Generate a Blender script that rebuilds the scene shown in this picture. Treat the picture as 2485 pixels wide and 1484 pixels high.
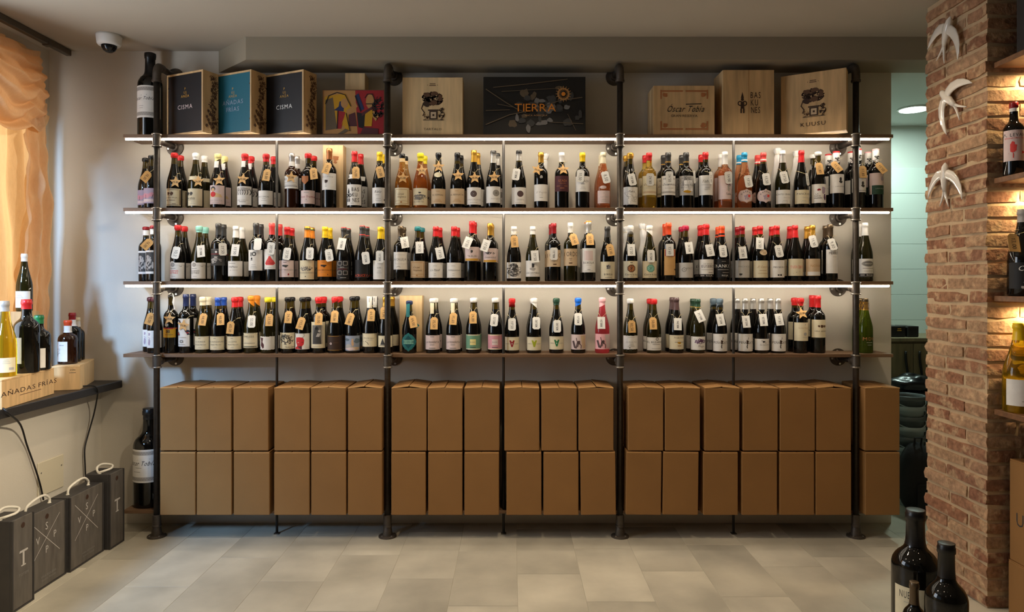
import bpy, math, random
from mathutils import Vector, Matrix
random.seed(11)
for o in list(bpy.data.objects): bpy.data.objects.remove(o)
scene = bpy.context.scene
COL = scene.collection

# ------------------------------------------------------------------ camera
CAMH, F, CX, CY = 1.345, 1700.0, 1243.0, 690.0     # eye height, focal length (px of 2485), principal point
cam_d = bpy.data.cameras.new('camera'); cam = bpy.data.objects.new('camera', cam_d); COL.objects.link(cam)
cam.location = (0, 0, CAMH); cam.rotation_euler = (math.pi/2, 0, 0)
cam_d.sensor_width = 36; cam_d.sensor_fit = 'HORIZONTAL'; cam_d.lens = 36*F/2485
cam_d.shift_y = -(742-CY)/2485; cam_d.clip_start = .05
scene.camera = cam

# ------------------------------------------------------------------ world, daylight, exposure
w = bpy.data.worlds.new('world'); scene.world = w; w.use_nodes = True
w.node_tree.nodes['Background'].inputs[0].default_value = (.62, .78, 1, 1)
w.node_tree.nodes['Background'].inputs[1].default_value = .35
scene.view_settings.view_transform = 'Standard'; scene.view_settings.look = 'None'
scene.view_settings.gamma = 1; scene.view_settings.use_curve_mapping = False
scene.view_settings.exposure = 0.0

def area_light(name, loc, rot, sx, sy, power, color, shape='RECTANGLE', spread=180, parent=None):
    d = bpy.data.lights.new(name, 'AREA'); d.shape = shape; d.size = sx; d.size_y = sy
    d.energy = power; d.color = color; d.spread = math.radians(spread)
    o = bpy.data.objects.new(name, d); COL.objects.link(o); o.location = loc; o.rotation_euler = rot
    if parent: o.parent = parent
    return o
DAY_W, SKY_W, DOWN_W, LED_S, BACK_W = 470, 66, 7.0, 30, 15
WARM = (1, .80, .56); FILL_SPOT_W = 430
area_light('sky_light', (-3.0, 2.75, 1.75), (0, -math.pi/2, 0), 1.7, 1.7, SKY_W, (.82, .90, 1))
d_ = Vector((-1.9, 3.9, 1.1))-Vector((-3.4, -1.0, 3.2))
area_light('daylight', (-3.4, -1.0, 3.2), d_.to_track_quat('-Z', 'Y').to_euler(), .7, .7, DAY_W, (.33, .60, 1))

# ------------------------------------------------------------------ helpers
def XW(px, Y): return (px-CX)*Y/F
def ZW(py, Y): return CAMH-(py-CY)*Y/F
def lin(c):
    return tuple(((v/255)/12.92 if v/255 <= .04045 else ((v/255+.055)/1.055)**2.4) for v in c)
MATS = {}
def mat(name, rgb=None, rough=.5, metal=0, bump=0, bscale=60, var=0, vscale=8, emit=None, es=0, trans=0, ior=1.45,
        rnd=0, stretch=None, spec=.5, col2=None, detail=6, coat=0, alpha=1):
    if name in MATS: return MATS[name]
    m = bpy.data.materials.new(name); m.use_nodes = True; nt = m.node_tree; b = nt.nodes['Principled BSDF']
    c = lin(rgb) if rgb else (0, 0, 0)
    b.inputs['Base Color'].default_value = (*c, 1); b.inputs['Roughness'].default_value = rough
    b.inputs['Metallic'].default_value = metal; b.inputs['IOR'].default_value = ior
    b.inputs['Specular IOR Level'].default_value = spec; b.inputs['Coat Weight'].default_value = coat
    b.inputs['Transmission Weight'].default_value = trans
    if emit: b.inputs['Emission Color'].default_value = (*emit, 1); b.inputs['Emission Strength'].default_value = es
    N = nt.nodes.new; L = nt.links.new
    if var or bump or rnd or col2:
        tc = N('ShaderNodeTexCoord'); mp = N('ShaderNodeMapping'); L(tc.outputs['Object'], mp.inputs['Vector'])
        if stretch: mp.inputs['Scale'].default_value = stretch
        oi = N('ShaderNodeObjectInfo')
        ad = N('ShaderNodeVectorMath'); ad.operation = 'ADD'; L(mp.outputs[0], ad.inputs[0])
        sc = N('ShaderNodeMath'); sc.operation = 'MULTIPLY'; sc.inputs[1].default_value = 37; L(oi.outputs['Random'], sc.inputs[0]); L(sc.outputs[0], ad.inputs[1])
        if var or rnd or col2:
            nz = N('ShaderNodeTexNoise'); nz.inputs['Scale'].default_value = vscale; nz.inputs['Detail'].default_value = detail
            L(ad.outputs[0], nz.inputs['Vector'])
            mx = N('ShaderNodeMix'); mx.data_type = 'RGBA'
            if col2:
                mx.inputs[6].default_value = (*c, 1); mx.inputs[7].default_value = (*lin(col2), 1)
                rp = N('ShaderNodeMapRange'); rp.inputs[1].default_value = .5-var/2; rp.inputs[2].default_value = .5+var/2
                L(nz.outputs['Fac'], rp.inputs[0]); L(rp.outputs[0], mx.inputs[0]); out = mx.outputs[2]
            else:
                mx.inputs[0].default_value = 1; mx.blend_type = 'MULTIPLY'; mx.inputs[6].default_value = (*c, 1)
                rp = N('ShaderNodeMapRange'); rp.inputs[1].default_value = .3; rp.inputs[2].default_value = .7
                rp.inputs[3].default_value = 1-var; rp.inputs[4].default_value = 1+var
                L(nz.outputs['Fac'], rp.inputs[0]); L(rp.outputs[0], mx.inputs[7]); out = mx.outputs[2]
            if rnd:
                m2 = N('ShaderNodeMix'); m2.data_type = 'RGBA'; m2.blend_type = 'MULTIPLY'; m2.inputs[0].default_value = 1
                r2 = N('ShaderNodeMapRange'); r2.inputs[3].default_value = 1-rnd; r2.inputs[4].default_value = 1+rnd
                L(oi.outputs['Random'], r2.inputs[0]); L(out, m2.inputs[6]); L(r2.outputs[0], m2.inputs[7]); out = m2.outputs[2]
            L(out, b.inputs['Base Color'])
        if bump:
            nb = N('ShaderNodeTexNoise'); nb.inputs['Scale'].default_value = bscale; nb.inputs['Detail'].default_value = 8
            L(ad.outputs[0], nb.inputs['Vector'])
            bp = N('ShaderNodeBump'); bp.inputs['Strength'].default_value = bump; bp.inputs['Distance'].default_value = .004
            L(nb.outputs['Fac'], bp.inputs['Height']); L(bp.outputs[0], b.inputs['Normal'])
    MATS[name] = m; return m

PAL = dict(black=(22, 20, 20), grey=(120, 116, 112), dgrey=(62, 60, 58), lgrey=(178, 172, 166), white=(236, 232, 226), cream=(228, 216, 184),
           beige=(206, 180, 146), kraft=(205, 160, 100), tan=(176, 128, 74), brown=(96, 66, 44), dbrown=(58, 38, 26), maroon=(78, 34, 40), red=(205, 38, 40),
           dred=(150, 28, 34), coral=(226, 74, 70), crimson=(170, 30, 62), orange=(224, 134, 36), ored=(222, 78, 40), gold=(204, 154, 58), yellow=(240, 196, 30),
           lemon=(226, 208, 40), pyellow=(236, 222, 150), mint=(140, 200, 184), teal=(40, 122, 128), dteal=(20, 84, 96), blue=(36, 78, 170), sky=(40, 150, 196),
           bblue=(30, 110, 220), navy=(34, 44, 84), dgreen=(40, 70, 52), green=(34, 120, 70), lime=(170, 178, 40), sage=(110, 156, 128), pink=(214, 150, 160),
           lpink=(240, 180, 184), rosew=(222, 200, 196), mauve=(176, 158, 176), slate=(96, 112, 124), silver=(196, 192, 186), bronze=(98, 82, 62), copper=(178, 112, 66),
           purple=(92, 60, 92), wineb=(84, 62, 62), ochre=(190, 140, 20), skyb=(150, 160, 180), flesh=(210, 170, 130), steel=(150, 146, 140), mapple=(222, 190, 140))
def ink(c):
    return mat('ink_'+c, PAL[c], .6)
def capm(c):
    if c in ('gold', 'copper', 'bronze', 'silver'): return mat('foil_'+c, PAL[c], .32, .55)
    return mat('seal_'+c, PAL[c], .33, 0, spec=.5)
def paper(c):
    return mat('paper_'+c, PAL[c], .62, var=.04, vscale=40)

class MB:
    def __init__(s): s.v = []; s.f = []; s.m = []; s.mats = []; s.smooth = False
    def mi(s, m):
        if m not in s.mats: s.mats.append(m)
        return s.mats.index(m)
    def add(s, vs, fs, m=None):
        n = len(s.v); s.v += [tuple(p) for p in vs]; k = s.mi(m) if m else 0
        for f in fs: s.f.append(tuple(i+n for i in f)); s.m.append(k)
        return s
    def box(s, x0, x1, y0, y1, z0, z1, bev=0, m=None, M=None):
        if bev <= 0:
            vs = [(x, y, z) for x in (x0, x1) for y in (y0, y1) for z in (z0, z1)]
            fs = [(0, 1, 3, 2), (4, 6, 7, 5), (0, 4, 5, 1), (2, 3, 7, 6), (0, 2, 6, 4), (1, 5, 7, 3)]
        else:
            xs, ys, zs = (x0, x1), (y0, y1), (z0, z1); b = bev; vs = []; ix = {}
            for i in (0, 1):
                for j in (0, 1):
                    for k in (0, 1):
                        sx, sy, sz = (b if i == 0 else -b), (b if j == 0 else -b), (b if k == 0 else -b)
                        for a, p in enumerate(((xs[i], ys[j]+sy, zs[k]+sz), (xs[i]+sx, ys[j], zs[k]+sz), (xs[i]+sx, ys[j]+sy, zs[k]))):
                            ix[(i, j, k, a)] = len(vs); vs.append(p)
            q = lambda i, j, k, a: ix[(i, j, k, a)]
            fs = []
            for i in (0, 1):
                fs += [(q(i, 0, 0, 0), q(i, 1, 0, 0), q(i, 1, 1, 0), q(i, 0, 1, 0)), (q(0, i, 0, 1), q(1, i, 0, 1), q(1, i, 1, 1), q(0, i, 1, 1)), (q(0, 0, i, 2), q(1, 0, i, 2), q(1, 1, i, 2), q(0, 1, i, 2))]
                for j in (0, 1):
                    fs += [(q(0, i, j, 1), q(1, i, j, 1), q(1, i, j, 2), q(0, i, j, 2)), (q(i, 0, j, 0), q(i, 1, j, 0), q(i, 1, j, 2), q(i, 0, j, 2)), (q(i, j, 0, 0), q(i, j, 1, 0), q(i, j, 1, 1), q(i, j, 0, 1))]
                    for k in (0, 1): fs.append((q(i, j, k, 0), q(i, j, k, 1), q(i, j, k, 2)))
        if M is not None: vs = [M @ Vector(p) for p in vs]
        return s.add(vs, fs, m)
    def lathe(s, prof, seg=24, c=(0, 0), m=None, cap=True, M=None, zoff=None):
        vs = []; fs = []; n = len(prof)
        for k, (r, z) in enumerate(prof):
            for i in range(seg):
                a = 2*math.pi*i/seg; dz = zoff(k, a) if zoff else 0
                vs.append((c[0]+r*math.sin(a), c[1]-r*math.cos(a), z+dz))
        for k in range(n-1):
            for i in range(seg):
                j = (i+1) % seg; fs.append((k*seg+i, k*seg+j, (k+1)*seg+j, (k+1)*seg+i))
        if cap: fs.append(tuple(range(seg-1, -1, -1))); fs.append(tuple((n-1)*seg+i for i in range(seg)))
        if M is not None: vs = [M @ Vector(p) for p in vs]
        return s.add(vs, fs, m)
    def tube(s, pts, r, n=6, m=None, closed=False, cap=True):
        pts = [Vector(p) for p in pts]; N = len(pts); vs = []; fs = []; up = None
        rr = r if isinstance(r, (list, tuple)) else [r]*N
        for i, p in enumerate(pts):
            if closed: t = (pts[(i+1) % N]-pts[i-1])
            else: t = pts[min(i+1, N-1)]-pts[max(i-1, 0)]
            t = t.normalized() if t.length > 1e-9 else Vector((0, 0, 1))
            if up is None: up = Vector((0, 0, 1)) if abs(t.z) < .9 else Vector((0, 1, 0))
            a = t.cross(up)
            if a.length < 1e-6: a = t.orthogonal()
            a.normalize(); b = a.cross(t).normalized(); up = b
            for k in range(n):
                an = 2*math.pi*k/n; vs.append(p+rr[i]*(math.cos(an)*a+math.sin(an)*b))
        for i in range(N if closed else N-1):
            j = (i+1) % N
            for k in range(n): l = (k+1) % n; fs.append((i*n+k, i*n+l, j*n+l, j*n+k))
        if cap and not closed: fs.append(tuple(range(n-1, -1, -1))); fs.append(tuple((N-1)*n+k for k in range(n)))
        return s.add(vs, fs, m)
    def prism(s, poly, y0, y1, m=None, M=None):      # polygon in XZ, thickness along Y
        n = len(poly); vs = [(x, y0, z) for x, z in poly]+[(x, y1, z) for x, z in poly]
        fs = [tuple(range(n)), tuple(range(2*n-1, n-1, -1))]+[(i, n+i, n+(i+1) % n, (i+1) % n) for i in range(n)]
        if M is not None: vs = [M @ Vector(p) for p in vs]
        return s.add(vs, fs, m)
    def mesh(s, name, m=None, smooth=False):
        me = bpy.data.meshes.new(name); me.from_pydata(s.v, [], s.f)
        for mm in (s.mats if s.mats else [m]): me.materials.append(mm)
        if s.mats: me.polygons.foreach_set('material_index', s.m)
        if smooth: me.polygons.foreach_set('use_smooth', [True]*len(s.f))
        me.update(); return me
    def build(s, name, m=None, parent=None, smooth=False, loc=None):
        return ob(name, s.mesh(name, m, smooth), parent, loc)
def ob(name, me, parent=None, loc=None, rz=0):
    o = bpy.data.objects.new(name, me); COL.objects.link(o)
    if parent: o.parent = parent
    if loc: o.location = loc
    if rz: o.rotation_euler = (0, 0, rz)
    return o
def empty(name, loc=(0, 0, 0), rz=0):
    o = bpy.data.objects.new(name, None); COL.objects.link(o); o.location = loc; o.rotation_euler = (0, 0, rz); o.empty_display_size = .05
    return o
def tag(o, label, cat, group=None, kind=None):
    o['label'] = label; o['category'] = cat
    if group: o['group'] = group
    if kind: o['kind'] = kind
    return o
def struct(o, label=None):
    o['kind'] = 'structure'
    if label: o['label'] = label
    return o
def sharp(o, ang=35):
    me = o.data
    me.polygons.foreach_set('use_smooth', [True]*len(me.polygons)); me.set_sharp_from_angle(angle=math.radians(ang)); return o
ORD = ['zeroth', 'first', 'second', 'third', 'fourth', 'fifth', 'sixth', 'seventh', 'eighth', 'ninth', 'tenth', 'eleventh', 'twelfth', 'thirteenth', 'fourteenth', 'fifteenth']

# ------------------------------------------------------------------ glyphs and flat print
GL = {}
def load_glyphs(chars):
    tmp = []
    for ch in chars:
        c = bpy.data.curves.new('g', 'FONT'); c.body = ch; c.resolution_u = 2; c.fill_mode = 'FRONT'
        o = bpy.data.objects.new('g', c); COL.objects.link(o); tmp.append((ch, o))
    dg = bpy.context.evaluated_depsgraph_get(); dg.update()
    for ch, o in tmp:
        e = o.evaluated_get(dg); me = e.to_mesh()
        vs = [(v.co.x, v.co.y) for v in me.vertices]; fs = [tuple(p.vertices) for p in me.polygons]
        if vs:
            x0 = min(v[0] for v in vs); x1 = max(v[0] for v in vs)
            GL[ch] = ([(x-x0, y) for x, y in vs], fs, x1-x0)
        e.to_mesh_clear(); c = o.data; bpy.data.objects.remove(o); bpy.data.curves.remove(c)
load_glyphs("ABCDEFGHIJKLMNOPQRSTUVWXYZabcdefghijklmnopqrstuvwxyz0123456789ÑÁÍÓÚáíóúñ,.'€&")
def text2d(s, h, xs=1, sh=0, sp=.09):
    k = h/.70; x = 0; vs = []; fs = []
    for ch in s:
        if ch not in GL: x += .32*xs; continue
        gv, gf, wd = GL[ch]; n = len(vs)
        vs += [((x+a*xs)+sh*b, b-.35) for a, b in gv]; fs += [tuple(i+n for i in f) for f in gf]; x += wd*xs+sp
    x -= sp
    return [((a-x/2)*k, -b*k) for a, b in vs], fs          # v points down
def strip2d(pts, wd):
    vs = []; fs = []; N = len(pts)
    for i, (x, y) in enumerate(pts):
        a = pts[max(i-1, 0)]; b = pts[min(i+1, N-1)]; dx, dy = b[0]-a[0], b[1]-a[1]; l = math.hypot(dx, dy) or 1
        vs += [(x-dy/l*wd/2, y+dx/l*wd/2), (x+dy/l*wd/2, y-dx/l*wd/2)]
    for i in range(N-1): fs.append((2*i, 2*i+1, 2*i+3, 2*i+2))
    return vs, fs
def slice_poly(poly, step=2.4):                            # cut a polygon into narrow upright slices so that it can bend round a bottle
    def clip(pts, x, keep_right):
        out = []
        for i in range(len(pts)):
            a, b = pts[i-1], pts[i]; ia = (a[0] >= x) == keep_right; ib = (b[0] >= x) == keep_right
            if ia != ib: t = (x-a[0])/(b[0]-a[0]); out.append((x, a[1]+t*(b[1]-a[1])))
            if ib: out.append(b)
        return out
    x0, x1 = min(p[0] for p in poly), max(p[0] for p in poly); n = max(1, int(math.ceil((x1-x0)/step))); vs = []; fs = []
    for i in range(n):
        q = poly
        if i: q = clip(q, x0+(x1-x0)*i/n, True)
        if i < n-1 and q: q = clip(q, x0+(x1-x0)*(i+1)/n, False)
        if len(q) >= 3: k = len(vs); vs += q; fs.append(tuple(range(k, k+len(q))))
    return vs, fs
def decal(name, art, mp, parent=None):
    """art items in px of the photograph (u right, v down); mp(u, v, layer) gives a local point"""
    B = MB()
    for li, it in enumerate(art):
        k = it[0]; items = []
        if k == 't':
            _, s, u, v, h, c = it[:6]; xs = it[6] if len(it) > 6 else 1; sh = it[7] if len(it) > 7 else 0
            vs, fs = text2d(s, h, xs, sh, it[8] if len(it) > 8 else .11); items.append(([(a+u, b+v) for a, b in vs], fs))
        elif k == 'r':
            _, u, v, wd, h, c = it; n = max(1, int(wd/3)); vs = []; fs = []
            for i in range(n+1): x = u-wd/2+wd*i/n; vs += [(x, v-h/2), (x, v+h/2)]
            for i in range(n): fs.append((2*i, 2*i+1, 2*i+3, 2*i+2))
            items.append((vs, fs))
        elif k == 'd':
            _, u, v, r, c = it[:5]; n = it[5] if len(it) > 5 else 20; ry = it[6] if len(it) > 6 else r; ph = math.pi/n if n <= 8 else 0
            items.append(slice_poly([(u+r*math.cos(2*math.pi*i/n+ph), v+ry*math.sin(2*math.pi*i/n+ph)) for i in range(n)]))
        elif k == 'o':                                       # ring
            _, u, v, r, wd, c = it
            items.append(strip2d([(u+r*math.cos(2*math.pi*i/20), v+r*math.sin(2*math.pi*i/20)) for i in range(21)], wd))
        elif k == 'l':
            _, pts, wd, c = it; items.append(strip2d(pts, wd))
        elif k == 'p':
            _, pts, c = it; items.append(slice_poly(list(pts)))
        elif k == 'b':
            _, u, v, ru, rv, seed, c = it; R = random.Random(seed); n = 11
            ra = [R.uniform(.7, 1.12) for _ in range(n)]
            items.append(slice_poly([(u+ru*ra[i]*math.cos(2*math.pi*i/n), v+rv*ra[i]*math.sin(2*math.pi*i/n)) for i in range(n)]))
        elif k == 's':                                       # engraved scribble: curly strokes inside a box
            _, u, v, wd, h, n, seed, c = it[:8]; lw = it[8] if len(it) > 8 else .8; R = random.Random(seed)
            for _ in range(n):
                rr = .5*R.random()**.5; a = R.uniform(0, 6.28); x = u+rr*math.cos(a)*wd; y = v+rr*math.sin(a)*h; a = R.uniform(0, 6.28); pts = [(x, y)]
                for _ in range(R.randint(3, 6)):
                    a += R.uniform(-1.1, 1.1); st = R.uniform(.06, .13)*max(wd, h)
                    x += st*math.cos(a); y += st*math.sin(a); q = math.hypot((x-u)/(wd*.56), (y-v)/(h*.56))
                    if q > 1: x, y = u+(x-u)/q, v+(y-v)/q; a += 2.0
                    pts.append((x, y))
                items.append(strip2d(pts, lw*R.uniform(.6, 1.5)))
        elif k == 'f':                                       # frame
            _, u, v, wd, h, lw, c = it
            for (a, b, p, q) in ((u, v-h/2, wd, lw), (u, v+h/2, wd, lw), (u-wd/2, v, lw, h), (u+wd/2, v, lw, h)):
                n = max(1, int(p/3)); vs = []; fs = []
                for i in range(n+1): x = a-p/2+p*i/n; vs += [(x, b-q/2), (x, b+q/2)]
                for i in range(n): fs.append((2*i, 2*i+1, 2*i+3, 2*i+2))
                items.append((vs, fs))
        for vs, fs in items: B.add([mp(a, b, li) for a, b in vs], fs, ink(c))
    if not B.f: return None
    return B.build(name, None, parent)
# ------------------------------------------------------------------ room shell
YW = 3.95; CEIL = 2.66; XL = -2.61; XE = 2.138
wallm = mat('wall_plaster', (206, 198, 184), .85, bump=.12, bscale=140, var=.02, vscale=3)
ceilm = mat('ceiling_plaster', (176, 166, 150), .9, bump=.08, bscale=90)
b = MB(); b.box(XL-.2, XE, YW, YW+.16, 0, CEIL); struct(b.build('wall_back', wallm))
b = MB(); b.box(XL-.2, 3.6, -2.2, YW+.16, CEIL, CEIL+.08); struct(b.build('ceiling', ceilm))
b = MB(); b.box(XL-.2, 3.6, -2.3, -2.2, 0, CEIL); struct(b.build('wall_front', mat('front_wall_wood', (84, 70, 56), .6)))
b = MB(); b.box(3.4, 3.5, -2.2, 5.5, 0, CEIL); struct(b.build('wall_right', mat('right_wall_paint', (118, 104, 86), .8)))
# left wall with the window opening, recessed above the ledge
b = MB()
b.box(-2.81, -2.316, -2.2, YW, 0, .766)
b.box(-2.81, XL, -2.2, YW, .766, .86); b.box(-2.81, XL, -2.2, YW, 2.45, CEIL)
b.box(-2.81, XL, 3.74, YW, .86, 2.45); b.box(-2.81, XL, -2.2, -.1, .86, 2.45)
struct(b.build('wall_left', wallm))
w1 = struct(empty('window_1', (-2.72, 1.82, .86)), 'shop window behind the burlap curtain')
wf = mat('window_frame_paint', (90, 86, 80), .5); b = MB()
b.box(-.03, .03, -1.92, -1.87, 0, 1.59); b.box(-.03, .03, 1.87, 1.92, 0, 1.59); b.box(-.03, .03, -1.87, 1.87, 0, .04); b.box(-.03, .03, -1.87, 1.87, 1.56, 1.59); b.box(-.03, .03, -1.42, -1.38, .04, 1.56)
b.build('window_frame', wf, w1)
gm = bpy.data.materials.new('window_glass'); gm.use_nodes = True; nt = gm.node_tree; nt.nodes.clear()
o_ = nt.nodes.new('ShaderNodeOutputMaterial'); mx = nt.nodes.new('ShaderNodeMixShader'); tr = nt.nodes.new('ShaderNodeBsdfTransparent'); gl = nt.nodes.new('ShaderNodeBsdfGlossy'); gl.inputs['Roughness'].default_value = .02
mx.inputs[0].default_value = .06; nt.links.new(tr.outputs[0], mx.inputs[1]); nt.links.new(gl.outputs[0], mx.inputs[2]); nt.links.new(mx.outputs[0], o_.inputs[0])
for ya, yb in ((-1.87, -1.42), (-1.38, 1.87)):
    b = MB(); b.box(-.003, .003, ya, yb, .04, 1.56); b.build('pane', gm, w1)
rb_ = empty('light_block_blind', (-2.655, .75, 2.45)); b = MB(); b.box(-.002, .002, -.85, .85, -.36, -.03); b.build('light_block_cloth', mat('light_block_cloth', (190, 180, 160), .9), rb_)  # unseen blind, added to keep daylight off the wall under the shelves
b = MB(); b.tube([(0, -.86, -.022), (0, .86, -.022)], .02, 12); b.build('roller', mat('light_block_cloth'), rb_, True)
b = MB(); b.box(-.006, .006, -.85, .85, -.375, -.36, .002); b.build('bottom_bar', wf, rb_)
tag(rb_, 'beige unseen roller blind, added to cut the daylight beam', 'blind')
sillm = mat('ledge_black', (40, 38, 38), .45, bump=.05, bscale=200, var=.15, vscale=60)
b = MB(); b.box(XL, -2.196, -1.0, YW-.001, .766, .806, .003); struct(b.build('trim_1', sillm), 'black ledge slab under the shop window')
# soffit along the back wall with a chamfered left end
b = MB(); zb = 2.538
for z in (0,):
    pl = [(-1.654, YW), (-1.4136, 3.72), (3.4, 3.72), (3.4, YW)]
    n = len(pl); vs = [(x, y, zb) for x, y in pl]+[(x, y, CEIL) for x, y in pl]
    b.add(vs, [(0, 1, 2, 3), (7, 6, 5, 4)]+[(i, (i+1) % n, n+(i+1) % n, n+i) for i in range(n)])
struct(b.build('trim_2', mat('soffit_plaster_shaded', (150, 138, 118), .9)), 'dropped plaster soffit along the back wall')  # same paint as the wall, darkened to put its shade into the colour
# curtain track on the ceiling
b = MB(); trk = mat('track_metal', (96, 88, 78), .5, .4)
b.box(-2.50, -2.47, .6, 3.93, 2.625, CEIL-.001, .003); tr_ = b.build('curtain_track', trk)
b2 = MB()
for y in (1.2, 2.1, 3.0, 3.75): b2.box(-2.505, -2.465, y-.02, y+.02, 2.62, 2.64, .003)
b2.build('bracket', trk, tr_)
tag(tr_, 'grey metal curtain track fixed to the ceiling above the burlap curtain', 'track')

# floor: slab and tiles
floorm = mat('floor_grout', (176, 170, 154), .8)
tilem = mat('floor_tile', (180, 173, 156), .42, bump=.06, bscale=50, var=.24, vscale=3.0, rnd=.14, detail=11)
b = MB(); b.box(-2.7, 3.5, -2.2, 5.4, -.06, -.0012); fl = struct(b.build('floor', floorm))
TW, TL = .2922, .60
offs = {-1: 3.207, 0: 3.534, 1: 3.257, 2: 3.573, 3: 3.29, 4: 3.62, 5: 3.34, -2: 3.486, -3: 3.176, -4: 3.454, -5: 3.12, -6: 3.43}
tcache = {}
for n in range(-8, 12):
    x0 = -.2677+TW*n; x1 = x0+TW
    x0c, x1c = max(x0, -2.316), min(x1, 3.39)
    if x1c-x0c < .03: continue
    y = offs.get(n, 3.2+.13*((n*5) % 4))
    while y > 1.3: y -= TL
    while y < 5.27:
        ya, yb = y, min(y+TL, 5.265)
        if x1c <= XE+.001 or x0c > XE:
            if x1c <= XE and ya >= YW: break
            if x1c <= XE: yb = min(yb, YW)
        else:
            if ya > YW: x0c = max(x0, XE)
        if yb-ya < .03: y += TL; continue
        key = (round(x1c-x0c, 3), round(yb-ya, 3))
        if key not in tcache:
            t = MB(); g = .0009; t.box(g, key[0]-g, g, key[1]-g, -.003, 0, .0005); tcache[key] = t.mesh('tile', tilem)
        ob('tile', tcache[key], fl, (x0c, ya, 0)); y += TL

# ------------------------------------------------------------------ back room seen past the end of the wall
backm = mat('back_room_paint', (200, 206, 200), .8)
b = MB(); b.box(1.8, 3.4, 5.27, 5.37, 0, CEIL); bw = struct(b.build('wall_far', backm))
tl = mat('back_room_tile', (206, 216, 210), .25)
for i in range(11):
    z0 = .13+i*.19
    t = MB(); t.box(1.8, 3.4, 5.262, 5.27, z0+.001, z0+.189, .001); t.build('tile', tl, bw)
b = MB(); b.box(1.8, 3.4, YW, 5.37, 2.538, 2.6); struct(b.build('ceiling_rear', mat('back_room_ceiling', (204, 210, 204), .85)))
b = MB(); b.box(1.7, 1.8, YW+.16, 5.37, 0, 2.6); struct(b.build('wall_rear_left', backm))
# round ceiling lamp
lx, ly = XW(2218, 4.75), 4.75
l = empty('ceiling_lamp', (lx, ly, 2.538))
b = MB(); b.lathe([(.062, -.006), (.098, -.010), (.103, -.004), (.100, -.001)], 28); b.build('rim', mat('lamp_rim', (230, 230, 226), .4), l, True)
b = MB(); b.lathe([(.0, -.013), (.088, -.012), (.09, -.008)], 28, cap=False); b.build('diffuser', mat('lamp_glow', (255, 255, 255), .5, emit=(.86, 1, .95), es=8), l, True)
area_light('lamp_light', (0, 0, -.02), (0, 0, 0), .16, .16, BACK_W, (.76, 1, .90), 'DISK', parent=l)
tag(l, 'bright round ceiling lamp in the back room beside the brick pier', 'lamp')

# unseen fill spots, added to brighten the lower left wall and the curtain
sm = mat('fill_spot_white', (226, 224, 220), .4)
for loc, aim, pw, cone, txt in (((1.0, 1.0), (-2.40, 2.95, .50), FILL_SPOT_W, 27, 'unseen white fill spot added to light the wall below the window ledge'), ((.1, 2.2), (-2.52, 3.40, 1.80), FILL_SPOT_W*.27, 30, 'unseen white fill spot added to light the burlap curtain')):
    sp = empty('fill_spot', (*loc, CEIL))
    dv = Vector(aim)-Vector((*loc, CEIL-.16)); MQ = Matrix.Translation((0, 0, -.16)) @ dv.to_track_quat('-Z', 'Y').to_matrix().to_4x4()
    b = MB(); b.lathe([(.045, -.02), (.05, -.015), (.05, 0)], 24); b.build('mount', sm, sp, True)
    b = MB(); b.lathe([(.008, -.15), (.008, -.018)], 12); b.build('stem', sm, sp, True)
    b = MB(); b.lathe([(.038, -.07), (.04, -.068), (.04, .05), (.03, .062)], 24, M=MQ); sharp(b.build('head', sm, sp))
    b = MB(); b.lathe([(.0005, -.071), (.036, -.071)], 24, cap=False, M=MQ); b.build('lens', mat('fill_spot_glow', (255, 245, 230), .5, emit=(1, .85, .62), es=6), sp)
    sd = bpy.data.lights.new('fill_spot_beam', 'SPOT'); sd.energy = pw; sd.color = (1, .87, .66); sd.spot_size = math.radians(cone); sd.spot_blend = .8; sd.shadow_soft_size = .035
    so = bpy.data.objects.new('fill_spot_beam', sd); COL.objects.link(so); so.parent = sp; so.matrix_local = MQ @ Matrix.Translation((0, 0, -.08))
    tag(sp, txt, 'fill_spot')

# ------------------------------------------------------------------ ceiling downlights of the shop (above and behind the camera)
dl_ring = mat('downlight_ring', (230, 228, 222), .4); dl_glow = mat('downlight_glow', (255, 250, 240), .5, emit=(1, .85, .62), es=6)
for i, (x, y) in enumerate([(-1.1, 2.6), (.1, 3.0), (1.35, 3.0), (-1.3, 1.3), (.2, 1.3), (1.7, 1.3), (-.6, -.6), (1.2, -.6)]):
    d = empty('downlight', (x, y, CEIL))
    b = MB(); b.lathe([(.05, -.002), (.052, -.008), (.066, -.006), (.07, 0)], 24); b.build('ring', dl_ring, d, True)
    b = MB(); b.lathe([(0, -.009), (.045, -.009)], 24, cap=False); b.build('diffuser', dl_glow, d)
    area_light('downlight_light', (0, 0, -.012), (0, 0, 0), .09, .09, DOWN_W*({-1.1: 1.2, .1: .9, 1.35: .66}.get(x, .5) if y > 2 else .2), WARM, 'DISK', 130, parent=d)
    tag(d, 'round recessed downlight, %s from left in the %s ceiling row' % (ORD[(i % 3)+1], ['front', 'middle', 'rear'][min(i//3, 2)]), 'downlight', 'ceiling downlights')
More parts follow.
